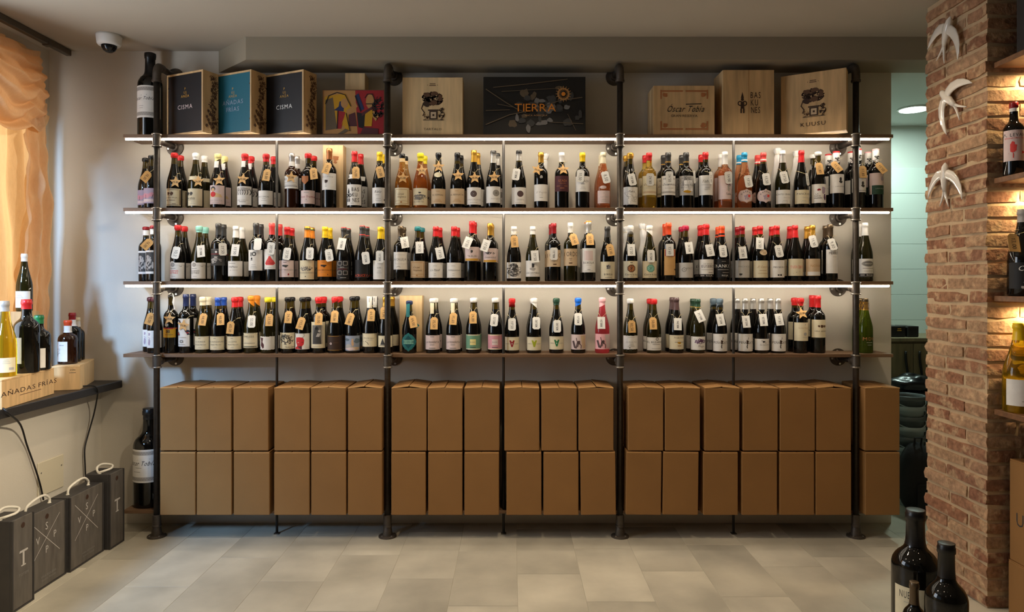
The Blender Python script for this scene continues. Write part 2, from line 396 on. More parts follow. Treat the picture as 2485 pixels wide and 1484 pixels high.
# ------------------------------------------------------------------ shelf boards, LED strips, pipe posts, rods
SHZ = [2.152, 1.7575, 1.3627, .9724, .1327]           # top of each board
YF, TH, YP = 3.765, .018, 3.743                         # board front, thickness, post axis
woodm = mat('shelf_wood', (120, 92, 68), .5, bump=.10, bscale=30, var=.25, vscale=14, stretch=(.35, 6, 6), detail=9)
SN = ['top', 'second', 'third', 'fourth', 'lowest']
XS0, XS1 = -2.09, 2.05
for i, z in enumerate(SHZ):
    b = MB(); b.box(0, XS1-XS0, YF-YF, YW-.002-YF, -TH, 0, .0012)
    o = b.build('shelf_board', woodm, None, loc=(XS0, YF, z))
    tag(o, 'long brown wooden shelf board, %s of five on the pipe posts' % SN[i], 'shelf', 'boards of the pipe shelving')
ledm = mat('led_glow', (255, 250, 240), .5, emit=(1, .90, .74), es=LED_S)
alum = mat('led_profile', (190, 188, 184), .4, .8)
for i in range(3):
    r = empty('led_strip', (XS0+.01, YF, SHZ[i]-TH))
    Lx = XS1-XS0-.03
    b = MB(); b.box(0, Lx, .001, .016, -.003, 0); b.build('profile', alum, r)
    b = MB(); n = 300
    vs = []; fs = []
    for k in range(n+1):                                 # beaded diffuser
        x = Lx*k/n; e = .0012*(k % 2)
        vs += [(x, .003-e, -.003), (x, .001-e, -.008), (x, .006, -.0125-e), (x, .013, -.010), (x, .014, -.003)]
    for k in range(n):
        for q in range(4): fs.append((k*5+q, k*5+q+1, k*5+5+q+1, k*5+5+q))
    fs += [tuple(range(5)), tuple(n*5+q for q in range(5))]
    b.add(vs, fs); b.build('diffuser', ledm, r)
    tag(r, 'glowing white LED strip under the front edge of the %s shelf board' % SN[i], 'light strip', 'LED strips under the boards')

ironm = mat('pipe_iron', (74, 68, 62), .42, .75, bump=.10, bscale=120, var=.15, vscale=40)
fitm = mat('fitting_iron', (88, 80, 72), .48, .65, bump=.15, bscale=150, var=.15, vscale=40)
ringm = mat('ring_steel', (150, 142, 132), .35, .85)
screwm = mat('screw_zinc', (200, 198, 194), .3, .9)
PX = [XW(381, YP), XW(941, YP), XW(1505, YP), XW(2077.5, YP)]
PN = ['leftmost', 'second from left', 'third from left', 'rightmost']
MX = Matrix.Rotation(-math.pi/2, 4, 'X')                # lathe axis z -> +y
for i, x in enumerate(PX):
    p = empty('pipe_post', (x, YP, 0))
    zt = 2.506
    b = MB(); b.lathe([(.0158, .02), (.0158, zt-.02)], 20); b.build('pipe', ironm, p, True)
    b = MB(); b.lathe([(.048, 0), (.048, .006), (.044, .009), (.027, .012), (.0245, .03), (.0215, .05), (.0205, .052), (.024, .054), (.024, .062), (.0215, .064), (.0215, .115), (.0175, .118)], 24)
    sharp(b.build('floor_flange', fitm, p))
    for q in range(4):
        a = q*math.pi/2+.78; b = MB(); b.lathe([(.005, .008), (.005, .011), (.003, .012)], 8, (.036*math.cos(a), .036*math.sin(a))); b.build('screw', screwm, p)
    for j, z in enumerate(SHZ[:4]):
        zc = z-TH-.0175
        b = MB(); b.lathe([(.0175, zc-.036), (.0245, zc-.036), (.0245, zc-.030), (.0212, zc-.028), (.0212, zc+.026), (.0245, zc+.028), (.0245, zc+.034), (.0175, zc+.034)], 24)
        b.lathe([(.0215, .0), (.0215, .032), (.0245, .034), (.0245, .040), (.017, .041)], 20, M=Matrix.Translation((0, 0, zc)) @ MX)
        t = sharp(b.build('tee_fitting', fitm, p))
        for zz in (zc-.033, zc+.031):
            b = MB(); b.lathe([(.0240, zz-.0035), (.0254, zz-.002), (.0254, zz+.002), (.0240, zz+.0035)], 24, cap=False); b.build('ring', ringm, t, True)
        b = MB(); b.lathe([(.0165, .03), (.0165, YW-YP-.004)], 16, M=Matrix.Translation((0, 0, zc)) @ MX); b.build('arm', ironm, p, True)
        b = MB(); D = YW-YP-.001
        b.lathe([(.0205, D-.032), (.0245, D-.030), (.0245, D-.012), (.030, D-.008), (.047, D-.006), (.0485, D-.004), (.0485, D)], 28, M=Matrix.Translation((0, 0, zc)) @ MX)
        fl_ = sharp(b.build('wall_flange', fitm, p))
        for q in range(4):
            a = q*math.pi/2+.2; b = MB()
            b.lathe([(.0055, D-.009), (.0055, D-.005)], 10, M=Matrix.Translation((.037*math.cos(a), 0, zc+.037*math.sin(a))) @ MX); b.build('screw', screwm, fl_)
    # top elbow
    b = MB(); pts = [(0, .052*(1-math.cos(t))*.6, zt-.045+.052*math.sin(t)) for t in [k*math.pi/2/7 for k in range(8)]]
    b.tube([(0, 0, zt-.075)]+pts+[(0, .06, zt+.007)], .0215, 16)
    b.lathe([(.0175, zt-.082), (.0245, zt-.080), (.0245, zt-.070), (.021, zt-.068)], 24)
    sharp(b.build('elbow_fitting', fitm, p), 50)
    b = MB(); b.lathe([(.0165, .05), (.0165, YW-YP-.004)], 16, M=Matrix.Translation((0, 0, zt+.007)) @ MX); b.build('arm', ironm, p, True)
    b = MB(); D = YW-YP-.001
    b.lathe([(.0205, D-.032), (.0245, D-.030), (.0245, D-.012), (.030, D-.008), (.047, D-.006), (.0485, D-.004), (.0485, D)], 28, M=Matrix.Translation((0, 0, zt+.007)) @ MX); sharp(b.build('wall_flange', fitm, p))
    tag(p, 'black iron pipe post with wall arms and flanges, %s of the four' % PN[i], 'post', 'pipe posts of the shelving')
rodm = mat('rod_steel', (52, 48, 44), .5, .3)
for i, px in enumerate((672.5, 1222.5, 1780.5)):
    r = empty('steel_rod', (XW(px, 3.786), 3.786, 0))
    b = MB(); b.lathe([(.0072, .004), (.0072, SHZ[0]-TH)], 12); b.build('rod', rodm, r, True)
    b = MB(); b.box(-.014, .014, -.014, .014, 0, .005, .001); b.build('foot', ironm, r)
    tag(r, 'thin dark steel rod between shelf boards, %s of three from left' % ORD[i+1], 'rod', 'rods through the boards')

# ------------------------------------------------------------------ cardboard cartons, two rows on the lowest board
cardm = mat('cardboard', (148, 106, 58), .78, bump=.05, bscale=160, var=.05, vscale=5, rnd=.035)
cedge_lit = mat('cardboard_edge_lit', (196, 150, 94), .8)
TOPB = [(388, 475), (477, 562), (566, 652), (665, 752), (754, 840), (844, 928), (950, 1036), (1038, 1123), (1127, 1213), (1224, 1310), (1314, 1401), (1404, 1490), (1525, 1611), (1614, 1700), (1710, 1796), (1803, 1889), (1893, 1979), (1982, 2067), (2099, 2185)]
BOTB = [(388, 475), (477, 563), (567, 655), (665, 752), (755, 841), (844, 928.5), (949.5, 1034), (1039, 1123), (1127, 1212), (1229, 1315), (1319, 1405), (1410, 1496), (1519, 1605), (1608, 1695), (1707, 1792), (1800, 1887), (1892, 1977), (1980, 2067), (2100, 2185)]
YB = 3.683; HB = .3365; SC = YB/F
def carton(x0p, x1p, z, top, label, grp, wob, tilt=0):
    R = random.Random(int(x0p*7+z*100))
    wd = (x1p-x0p)*SC; dp = YW-.004-YB
    c = empty('cardboard_box', (XW((x0p+x1p)/2, YB), YB+R.uniform(0, .003)*top, z)); h = HB-.010
    c.rotation_euler = (0, tilt, 0)
    hw = wd/2-.0012
    b = MB(); b.box(-hw, hw, 0, dp-.002, 0.0005, h, .0025); b.build('body', cardm, c)
    for s in (-1, 1):                                    # long top flaps, hinged on the outer edges
        a = R.uniform(.03, .075) if top else .004
        if top and wob: a += R.uniform(.03, .08)
        L_ = hw-.0016; f = MB()
        M = Matrix.Translation((s*(hw-.0004), 0, h+.0004)) @ Matrix.Rotation(s*a, 4, 'Y')
        f.box(min(0, -s*L_), max(0, -s*L_), .0035, dp-.004, 0, .0048, .0012, m=cardm, M=M)
        if top: f.box(min(0, -s*L_), max(0, -s*L_), -.0015, .0034, -.0006, .0056, .0012, m=cedge_lit, M=M)  # lighter strip: downlight catching the flap's front edge, put into the colour
        f.build('flap', None, c)
    b = MB(); b.box(-hw+.002, hw-.002, .001, .004, h-.001, h+.0025); b.build('front_edge', cedge_lit, c)
    tag(c, label, 'box', grp)
def bay(px):
    for lim, nm in ((383, 'left end'), (942, 'left bay'), (1503, 'centre bay'), (2077, 'right bay'), (9999, 'right end')):
        if px < lim: return nm
cnt = {}
for row, (lst, nm) in enumerate(((BOTB, 'bottom'), (TOPB, 'upper'))):
    for i, (a, c) in enumerate(lst):
        by = bay((a+c)/2); cnt[(nm, by)] = k = cnt.get((nm, by), 0)+1
        if by == 'right end': lb = 'plain brown cardboard carton of the %s row right of the last pipe post' % nm
        else: lb = 'plain brown cardboard carton, %s from left, %s row, %s' % (ORD[k], nm, by)
        tl_ = {(1, 0): -.004, (0, 11): -.012, (0, 12): .012, (0, 13): .012}.get((row, i), 0)
        carton(a, c, SHZ[4]+.0006+row*(HB+.0012)+abs(tl_)*.095, row == 1, lb, 'cartons under the shelves', i in (5, 6, 11, 14, 17), tl_)
# ------------------------------------------------------------------ bottles
GLASS = dict(
    dark=mat('glass_dark', (14, 13, 11), .05, spec=.6), olive=mat('glass_olive', (34, 31, 10), .05, spec=.6),
    neck=mat('glass_neck', (62, 50, 16), .06, spec=.6), brown=mat('glass_brown', (40, 18, 8), .06, spec=.6),
    green=mat('glass_green', (120, 140, 30), .04, trans=.85, ior=1.36), amber=mat('glass_amber', (240, 180, 84), .04, trans=.9, ior=1.34),
    tawny=mat('glass_tawny', (226, 150, 72), .04, trans=.9, ior=1.34), rose=mat('glass_rose', (246, 176, 124), .04, trans=.9, ior=1.34),
    ruby=mat('glass_ruby', (236, 84, 100), .04, trans=.9, ior=1.34), gold=mat('glass_gold', (186, 166, 40), .04, trans=.9, ior=1.34), straw=mat('glass_straw', (246, 212, 96), .04, trans=.9, ior=1.34))
GN = dict(dark='dark', olive='dark olive', brown='brown', green='green', amber='amber', tawny='tawny', rose='pink rosé', ruby='ruby', straw='yellow', gold='golden')
SHAPES = dict(
    bu=[(0, .90), (.006, .96), (.018, 1), (.40, 1), (.45, .985), (.50, .94), (.55, .86), (.60, .765), (.65, .665), (.70, .57), (.75, .49), (.80, .43), (.85, .39), (.90, .365), (.935, .36), (.94, .40), (.975, .40), (.982, .37), (1, .36)],
    bo=[(0, .92), (.006, .97), (.016, 1), (.605, 1), (.635, .985), (.66, .94), (.685, .85), (.705, .74), (.722, .61), (.738, .51), (.755, .45), (.78, .41), (.82, .39), (.93, .375), (.936, .42), (.972, .42), (.98, .39), (1, .38)],
    sq=[(0, .94), (.01, .98), (.03, 1), (.56, 1), (.61, .96), (.65, .86), (.68, .70), (.70, .52), (.72, .42), (.76, .38), (.92, .37), (.93, .42), (.975, .42), (1, .38)])
def prof_of(shape, H, R): return [(r*R, z*H) for z, r in SHAPES[shape]]
def rad_at(prof, z):
    if z <= prof[0][1]: return prof[0][0]
    for (r0, z0), (r1, z1) in zip(prof, prof[1:]):
        if z <= z1: return r0+(r1-r0)*((z-z0)/(z1-z0) if z1 > z0 else 0)
    return prof[-1][0]
def bottle(loc, H, R, shape, glass, cap, label=None, neck=True, name='wine_bottle', rz=0, seg=28):
    """cap=(colour, length m, style, slant, bands[(colour,z0,z1 from top)]) label=(z0,z1,colour,art,px scale,kw)"""
    prof = prof_of(shape, H, R); b = MB()
    if neck and glass in ('dark', 'olive') and cap[1] < .2*H:
        k = [i for i, (r, z) in enumerate(prof) if z >= .80*H][0]
        b.lathe(prof[:k+1], seg, cap=False, m=GLASS[glass]); b.lathe(prof[k:], seg, cap=False, m=GLASS['neck'])
        b.add([(p[0], p[1], p[2]) for p in b.v[:seg]], [tuple(range(seg-1, -1, -1))], GLASS[glass])
    else: b.lathe(prof, seg, m=GLASS[glass])
    o = b.build(name, None, None, True, loc)
    if rz: o.rotation_euler = (0, 0, rz)
    # capsule
    cc, L, st = cap[0], cap[1], cap[2]; sl = cap[3] if len(cap) > 3 else 0; bands = cap[4] if len(cap) > 4 else ()
    zb = H-L; e = .0006 if st == 'foil' else .0016
    zs = [zb]+[z for r, z in prof if zb+.001 < z < H-.0005]
    pr = [(rad_at(prof, z)+e, z) for z in zs]
    lipr = max(r for r, z in prof if z > .92*H)
    if st == 'foil': pr += [(lipr*.97, H+.0004), (lipr*.85, H+.0012), (0.0002, H+.0014)]
    elif st == 'tall': pr = [(lipr+e, z) for z in (zb, H-.002)]+[(lipr*.9, H+.0012), (.0002, H+.0014)]
    else:
        zz = H-min(L, .024)
        pr = [(r, z) for r, z in pr if z < zz]+[(rad_at(prof, zz)+e, zz), (lipr+.0024, zz+.003), (lipr+.003, zz+.008), (lipr+.003, H-.006), (lipr+.002, H-.001), (lipr*.8, H+.0022), (.0002, H+.003)]
    def zo(k, a):
        if k: return 0
        return sl*L*math.sin(a) if st != 'arch' else 0
    if st == 'arch':
        b = MB(); b.lathe(pr, seg, cap=False, zoff=lambda k, a: (.55*L*max(0, math.cos(a))**.6 if k == 0 and abs(((a+math.pi) % (2*math.pi))-math.pi) < 1.25 else 0))
    else: b = MB(); b.lathe(pr, seg, cap=False, zoff=zo if sl else None)
    nm = 'capsule' if st in ('foil', 'tall') else 'wax_seal'
    c_ = b.build(nm, capm(cc), o, True)
    for (bc, t0, t1) in bands:
        b = MB(); z0, z1 = H-t1, H-t0; n = max(2, int((z1-z0)/.004)); q = []
        for k in range(n+1):
            z = z0+(z1-z0)*k/n; q.append(((lipr if st == 'tall' else rad_at(prof, min(z, H)))+e+.0005, z))
        if t0 <= 0: q += [(lipr*.8, H+.0018), (.0002, H+.0022)]
        b.lathe(q, seg, cap=False); b.build('cap_band', capm(bc), c_, True)
    if label:
        z0, z1, lc, art, k, kw = label; hw = math.radians(kw.get('hw', 78)); yo = kw.get('turn', 0)
        z1 = min(z1, H*.9)
        zc = (z0+z1)/2; form = kw.get('form')
        def P(a, z, off): r = rad_at(prof, z)+off; return (r*math.sin(a+yo), -r*math.cos(a+yo), z)
        b = MB(); nA, nZ = 18, (8 if form or z1 > .4*H else 2); vs = []; fs = []
        rnd = random.Random(int(loc[0]*1000))
        for i in range(nA+1):
            a = -hw+2*hw*i/nA
            for j in range(nZ+1):
                t = j/nZ
                if form == 'disc': aa = a*math.sqrt(max(0, 1-(2*t-1)**2)); z = z0+(z1-z0)*t
                elif form == 'diamond': aa = a*(1-abs(2*t-1))**.75; z = z0+(z1-z0)*t
                else: aa = a; z = z0+(z1-z0)*t
                if form == 'torn' and (j in (0, nZ)): z += rnd.uniform(-.0016, .0016)
                if form == 'bump' and j == nZ: z += .009*max(0, 1-abs((a+hw*.3)/(.30*hw)))**.5
                vs.append(P(aa, z, .0005))
        for i in range(nA):
            for j in range(nZ): q = i*(nZ+1)+j; fs.append((q, q+nZ+1, q+nZ+2, q+1))
        b.add(vs, fs); lo = b.build('label', paper(lc), o, True)
        if art:
            def mp(u, v, li):
                a = math.asin(max(-.985, min(.985, u*k/R))); return P(a, z1-v*k, .0007+.00012*li)
            decal('print', art, mp, lo)
        for (ex, art2) in kw.get('extra', ()):            # seals and neck labels: (colour, px art)
            pass
    return o
def copy_thing(o, loc):
    c = o.copy(); COL.objects.link(c); c.location = loc
    for ch in list(o.children):
        d = ch.copy(); COL.objects.link(d); d.parent = c
        for g in list(ch.children):
            e = g.copy(); COL.objects.link(e); e.parent = d
    return c

# ------------------------------------------------------------------ price tags
DIG = {'0': [[(.3, 1), (.08, .8), (.05, .3), (.25, 0), (.5, .2), (.52, .75), (.3, 1)]], '1': [[(.1, .7), (.35, 1), (.3, 0)]], '2': [[(.05, .75), (.25, 1), (.5, .8), (.35, .45), (.03, .05), (.55, .08)]],
       '3': [[(.05, .9), (.35, 1), (.48, .75), (.2, .52), (.5, .3), (.3, 0), (.03, .12)]], '4': [[(.3, 1), (.04, .38), (.56, .42)], [(.42, .7), (.36, 0)]], '5': [[(.52, 1), (.14, .97), (.1, .55), (.4, .55), (.48, .2), (.2, 0), (.03, .1)]],
       '6': [[(.42, 1), (.1, .5), (.08, .15), (.3, 0), (.48, .22), (.3, .45), (.1, .3)]], '7': [[(.05, .95), (.52, 1), (.25, 0)], [(.15, .5), (.45, .52)]], '8': [[(.3, .52), (.1, .78), (.3, 1), (.46, .78), (.3, .52), (.06, .22), (.3, 0), (.5, .22), (.3, .52)]],
       '9': [[(.46, .7), (.25, .5), (.08, .75), (.3, 1), (.47, .75), (.4, 0)]], ',': [[(.1, .12), (.02, -.12)]], "'": [[(.12, 1.05), (.04, .8)]], '€': [[(.5, .85), (.25, .95), (.08, .5), (.25, .05), (.5, .15)], [(0, .58), (.38, .6)], [(0, .4), (.34, .42)]]}
TAGM = dict(k=mat('tag_kraft', (222, 176, 112), .7, var=.05, vscale=50), w=mat('tag_white', (240, 238, 232), .6), s=mat('tag_star_kraft', (226, 180, 118), .7, var=.05, vscale=50))
TAGM['q'] = TAGM['w']
STRM = mat('jute_string', (216, 196, 150), .8); PEN = mat('pen_ink', (30, 26, 30), .6)
TAGN = dict(k='brown kraft', w='white', q='square-cornered white', s='brown star-shaped')
def price_tag(bx, bY, base, prof, spec, k, label, R):
    kind, x, y, ang, txt = spec[:5]; yaw = spec[5] if len(spec) > 5 else 0
    Yf = bY-R; H = prof[-1][1]
    ht = {'k': 15, 'w': 15, 'q': 14.7, 's': 14}[kind]*k
    zc = ZW(y, Yf)-base
    rt, rb = rad_at(prof, zc+ht), rad_at(prof, zc-ht); rc = rad_at(prof, zc)
    yt, yb_ = -rt, -max(rb, rt)
    if rc > (rt+rb)/2: yt -= (rc-(rt+rb)/2); yb_ -= (rc-(rt+rb)/2)
    off = max(.0045, .0045+ht*2*.08*abs(math.sin(math.radians(yaw))))
    if yaw: off += 9*k*abs(math.sin(math.radians(yaw)))
    X0 = XW(x, Yf-off); pitch = math.atan2(yb_-yt, 2*ht)
    root = empty('price_tag', (X0, bY+(yt+yb_)/2-off, base+zc))
    A = math.radians(ang)
    M = Matrix.Rotation(pitch, 4, 'X') @ Matrix.Rotation(math.radians(yaw), 4, 'Z') @ Matrix.Rotation(A, 4, 'Y')
    if kind == 's':
        poly = []
        for i in range(10):
            r = (15.5 if i % 2 == 0 else 6.9)*k; a = math.pi/2+i*math.pi/5; poly.append((r*math.cos(a), r*math.sin(a)))
        hole = (0, 11*k)
    elif kind == 'k': w_, c = 9*k, 5*k; poly = [(-w_, -ht), (w_, -ht), (w_, ht-c), (w_-c*.9, ht), (-w_+c*.9, ht), (-w_, ht-c)]; hole = (0, ht-3.5*k)
    elif kind == 'w': w_, c = 9.2*k, 3.2*k; poly = [(-w_, -ht+c), (-w_+c, -ht), (w_-c, -ht), (w_, -ht+c), (w_, ht-c), (w_-c, ht), (-w_+c, ht), (-w_, ht-c)]; hole = (0, ht-3.5*k)
    else: w_ = 9.4*k; poly = [(-w_, -ht), (w_, -ht), (w_, ht), (-w_, ht)]; hole = (0, ht-3.5*k)
    b = MB(); b.prism(poly, -.0005, .0005, M=M); card = b.build('card', TAGM[kind], root)
    # handwriting
    b = MB(); hgt = (5.2 if kind == 's' else 7.5)*k; wd = 0
    segs = []
    for ch in txt:
        for st in DIG.get(ch, []): segs.append([((px+wd), py) for px, py in st])
        wd += .35 if ch in ",'" else .68
    if segs:
        sc = min(hgt, (14*k if kind == 's' else 19*k)/max(wd, .1))
        for st in segs:
            pts = [((px-wd/2)*sc, (py-.5)*sc) for px, py in st]
            if kind != 's': pts = [(q, -p-1.5*k) for p, q in pts]
            else: pts = [(p, q-.5*k) for p, q in pts]
            vs, fs = strip2d(pts, 1.05*k*.8); b.add([M @ Vector((p, -.0008, q)) for p, q in vs], fs)
        b.build('writing', PEN, card)
    # string: from the hole round the neck and back
    P = M @ Vector((hole[0], -.001, hole[1])); b = MB()
    zn = min(zc+P.z+.026, H*.95); r = rad_at(prof, zn)+.0022
    cx, cy = bx-root.location.x, bY-root.location.y
    loop = [P]
    for d in range(55, 310, 17):
        a = math.radians(d); loop.append(Vector((cx+r*math.sin(a), cy-r*math.cos(a), zn-zc)))
    b.tube(loop, .0010, 4, closed=True)
    e = loop[1]; b.tube([e, e+Vector((.006, -.004, -.002)), e+Vector((.014, -.003, .002))], .0008, 4)
    b.build('string', STRM, root)
    tag(root, label, 'price tag', 'price tags on the wine bottles')
    return root
# ------------------------------------------------------------------ the three bottle shelves
CAPN = dict(black='black', dgrey='dark grey', red='red', dred='dark red', coral='coral', crimson='crimson', orange='orange', ored='orange-red', gold='gold', yellow='yellow', lemon='lemon yellow',
            pyellow='pale yellow', mint='mint', teal='teal', blue='blue', sky='light blue', bblue='bright blue', navy='navy', dgreen='dark green', lpink='pink', slate='blue-grey', silver='silver',
            bronze='bronze', copper='copper', white='white', cream='cream', wineb='plum brown', maroon='maroon', mint_='mint', lgrey='grey')
LABN = dict(white='white', cream='cream', beige='beige', rosew='blush white', lgrey='grey', black='black', dbrown='dark brown', maroon='maroon', orange='orange', sage='green', pink='pink', kraft='tan', tan='tan', silver='silver',
            mauve='mauve painted', skyb='painted sky', gold='gold', teal='teal diamond', dgreen='dark green', dgrey='dark', lpink='pale pink', pyellow='pale yellow', ochre='ochre')
ROWN = {0: 'upper', 1: 'middle', 2: 'lower'}
YFR, YBK = 3.829, 3.9085
counts = {}
def place(row, x, top, shape, glass, cap, label=None, tg=None, back=None, w=None, seals=(), wrap=False, Y=YFR):
    base = SHZ[row+1]; w = w or {'bu': 37, 'bo': 34, 'sq': 35}[shape]
    R = w/2*Y/F; R = min(R, .0395 if shape == 'bu' else .0385)
    k = (Y-R)/F; H = ZW(top, Y)-base
    c = (cap[0], cap[1]*k, cap[2], cap[3] if len(cap) > 3 else 0, [(q[0], q[1]*k, q[2]*k) for q in (cap[4] if len(cap) > 4 else ())])
    lb = None
    if label:
        t, bt, lc, art = label[:4]; kw = label[4] if len(label) > 4 else {}
        lb = (max(.004, ZW(bt, Y-R)-base), ZW(t, Y-R)-base, lc, art, k, kw)
    loc = (XW(x, Y), Y, base+.0004)
    o = bottle(loc, H, R, shape, glass, c, lb)
    prof = prof_of(shape, H, R)
    for (sc, u, y, art) in seals:
        zz = ZW(y, Y-R)-base
        def mp(uu, v, li):
            z = zz-v*k; r = rad_at(prof, max(.001, min(z, H))); a = math.asin(max(-.98, min(.98, (uu+u)*k/max(r, .012))))
            if sc == 'top': r = max(r, rad_at(prof, H*.95))
            r += (.0028 if sc in ('neck', 'top') else .0006)+.00015*li
            return (r*math.sin(a), -r*math.cos(a), z)
        decal('neck_label' if sc in ('neck', 'top') else ('print' if sc == 'glass' else 'seal'), art, mp, o)
    by = bay(x); n = counts[(row, by)] = counts.get((row, by), 0)+1
    if row == 0 and by == 'right end': by = 'right end, %s,' % ('just past the post' if n == 1 else 'outermost')
    where = '%s of the %s shelf' % (by, ROWN[row]) if 'end' in by else '%s from left, %s, %s shelf' % (ORD[n], by, ROWN[row])
    ld = (' with %s label' % LABN[label[2]]) if label else ''
    lbt = '%s-topped %s wine bottle%s, %s' % (CAPN[cap[0]], GN[glass], ld, where)
    if len(lbt.split()) > 16: lbt = '%s-topped %s bottle%s, %s' % (CAPN[cap[0]], GN[glass].split()[0], ld, where)
    if len(lbt.split()) > 16: lbt = '%s-topped %s bottle, %s' % (CAPN[cap[0]], GN[glass], where)
    tag(o, lbt, 'bottle', 'wine bottles on the %s bottle shelf' % ROWN[row])
    if back is not None:
        o2 = copy_thing(o, (XW(back, YBK), YBK, base+.0004))
        wb = ('behind the front bottle at the %s, %s shelf' % (by, ROWN[row])) if 'end' in by else ('behind the %s front bottle, %s, %s shelf' % (ORD[n], by, ROWN[row]))
        tag(o2, '%s-topped bottle half hidden %s' % (CAPN[cap[0]], wb), 'bottle', 'wine bottles on the %s bottle shelf' % ROWN[row])
        if len(o2['label'].split()) > 16: o2['label'] = o2['label'].replace('half hidden ', '')
    if tg:
        if by.startswith('right end,'): by = 'right end'
        wt = ('on the bottle at the %s of the %s shelf' % (by, ROWN[row])) if 'end' in by else ('on the %s bottle from left, %s, %s shelf' % (ORD[n], by, ROWN[row]))
        lt = '%s price tag %s' % (TAGN[tg[0]], wt)
        if row == 0 and by == 'right end': lt = '%s price tag on the upper shelf bottle %s' % (TAGN[tg[0]], 'just past the last post' if n == 1 else 'at the outermost right')
        price_tag(loc[0], Y, base, prof, tg, k, lt, R)
    return o
def T(s, u, v, h, c='dgrey', xs=1, sh=0): return ('t', s, u, v, h, c, xs, sh)
def lines(v, n, wd=20, c='lgrey', gap=4, u=0): return [('r', u, v+i*gap, wd*(.6+.4*((i*7) % 3)/2), .9, c) for i in range(n)]
def seal(c, u, y, ru, rv, n=18): return ('seal', u, y, [('d', 0, 0, ru, c, n, rv)])
def strip(c, y, wd, h, u=0, extra=()): return ('neck', u, y, [('r', 0, 0, wd, h, c)]+list(extra))

crest = lambda u, v, c: [('b', u-4, v, 4, 4, 3, c), ('b', u+4, v, 4, 4, 5, c), ('r', u, v+5, 12, .8, c)]
# ---- upper shelf
place(0, 369, 378, 'bu', 'dark', ('black', 9, 'wax'), (456, 493, 'mauve', [('b', -6, 18, 10, 7, 1, 'pink'), ('b', 8, 16, 9, 6, 2, 'pink'), ('l', [(8, 24), (10, 16), (15, 10)], 1, 'dgrey'), ('l', [(-6, 26), (-6, 16)], 1, 'dgrey'), ('r', 0, 30, 34, 7, 'rosew')]), ('k', 353.5, 429, 26, '18,00', 55), 354, w=36)
place(0, 424, 372, 'bu', 'dark', ('red', 12, 'wax'), (457, 499, 'cream', [('f', 0, 21, 33, 36, 1, 'brown')]+crest(-3, 12, 'brown')+[T('LA VIÑA BAJA', -2, 22, 3, 'brown'), T('de Alonso', -2, 28, 3.4, 'brown', 1, .2), ('r', 6, 37, 8, 1, 'brown')]), ('s', 426, 441.5, 3, '19,00'), 438.5)
place(0, 476, 372.5, 'bu', 'olive', ('white', 16, 'wax'), (457, 499, 'cream', crest(-8, 12, 'dgrey')+[T('Barahús', -6, 23, 5.2, 'black', .85), ('r', -4, 28, 18, .8, 'grey')]+lines(33, 2, 14)), ('s', 481, 440, -3, '24,00'), 497, seals=[('seal', 0, 431, [('r', 0, 0, 30, 9, 'cream')])])
place(0, 529.5, 374, 'bu', 'dark', ('pyellow', 17, 'wax', .35), (449, 495, 'rosew', [('p', [(-17, 22), (-4, 16), (12, 22), (15, 29), (-17, 29)], 'mapple'), ('d', -5, 9, 6, 'dgrey', 16), ('d', -5, 11, 4.2, 'flesh', 14), ('d', -5, 22, 6.5, 'red', 18), T('UNA CHATA', 0, 37, 3.4, 'lgrey'), ('r', 0, 42, 18, .8, 'lgrey')]), ('s', 531.5, 437, -4, '17,00'), 545.5, seals=[strip('white', 397, 10, 16, -1, [('r', 0, 0, 3, 6, 'coral')])])
place(0, 595, 374, 'bu', 'dark', ('red', 20, 'wax', .3), (451.5, 497, 'white', [('s', 0, 7, 34, 7, 26, 4, 'lgrey', 1.2)]+[('l', [(-14+5*i, 9), (-14+5*i+1, 15), (-15+5*i, 21)], 1.4, 'dgrey') for i in range(7)]+[T('RIBA GARAY', 0, 34, 3, 'lgrey'), ('r', 0, 38, 16, .9, 'grey')]), ('s', 589, 434, 6, '33,00'), 610, seals=[strip('white', 396, 9, 15, -1, [('r', 0, 0, 3, 6, 'coral')])])
place(0, 646.5, 374.5, 'bu', 'dark', ('red', 19, 'wax'), (462, 496, 'white', [T('SIN COMÚN', -2, 15, 3.4, 'grey')]+lines(20, 2, 16)), ('k', 646, 424, 6, '18,00'), 665.5)
place(0, 708.8, 373, 'bo', 'brown', ('silver', 20, 'foil', 0, [('white', 20, 31)]), (426, 457, 'white', [T('RI', -12, 8, 6, 'black'), ('r', 0, 16, 28, .8, 'lgrey'), ('r', 0, 25, 30, 1.4, 'dgrey'), ('r', 0, 21, 26, .8, 'lgrey')]), ('s', 707, 430, 4, '35,00'), 721.5)
place(0, 748.6, 373, 'bo', 'dark', ('red', 12, 'wax'), (461.5, 494, 'rosew', [('r', 0, 5, 12, 2, 'lgrey'), T('Viejas Tramas', 0, 15, 5, 'dred', .85, .2), ('r', 0, 22, 4, 1, 'grey')]+lines(26, 1, 14)), ('k', 761.5, 421, -10, '28,50'), 762, seals=[('seal', -3.5, 435.5, [('p', [(-8.5, -9), (8.5, -9), (8.5, 3), (0, 12), (-8.5, 3)], 'copper')])])
place(0, 800, 361, 'bo', 'dark', ('copper', 27, 'foil'), (419.5, 460, 'white', [T('MOLCUPANI', -3, 9, 3.6, 'lgrey'), ('b', -4, 20, 5, 4.5, 3, 'dbrown'), ('r', -4, 27, 3, 1, 'grey'), ('r', -4, 32, 5, 1, 'grey')]), ('k', 793.5, 408, 16, '42,50'), None, w=38)
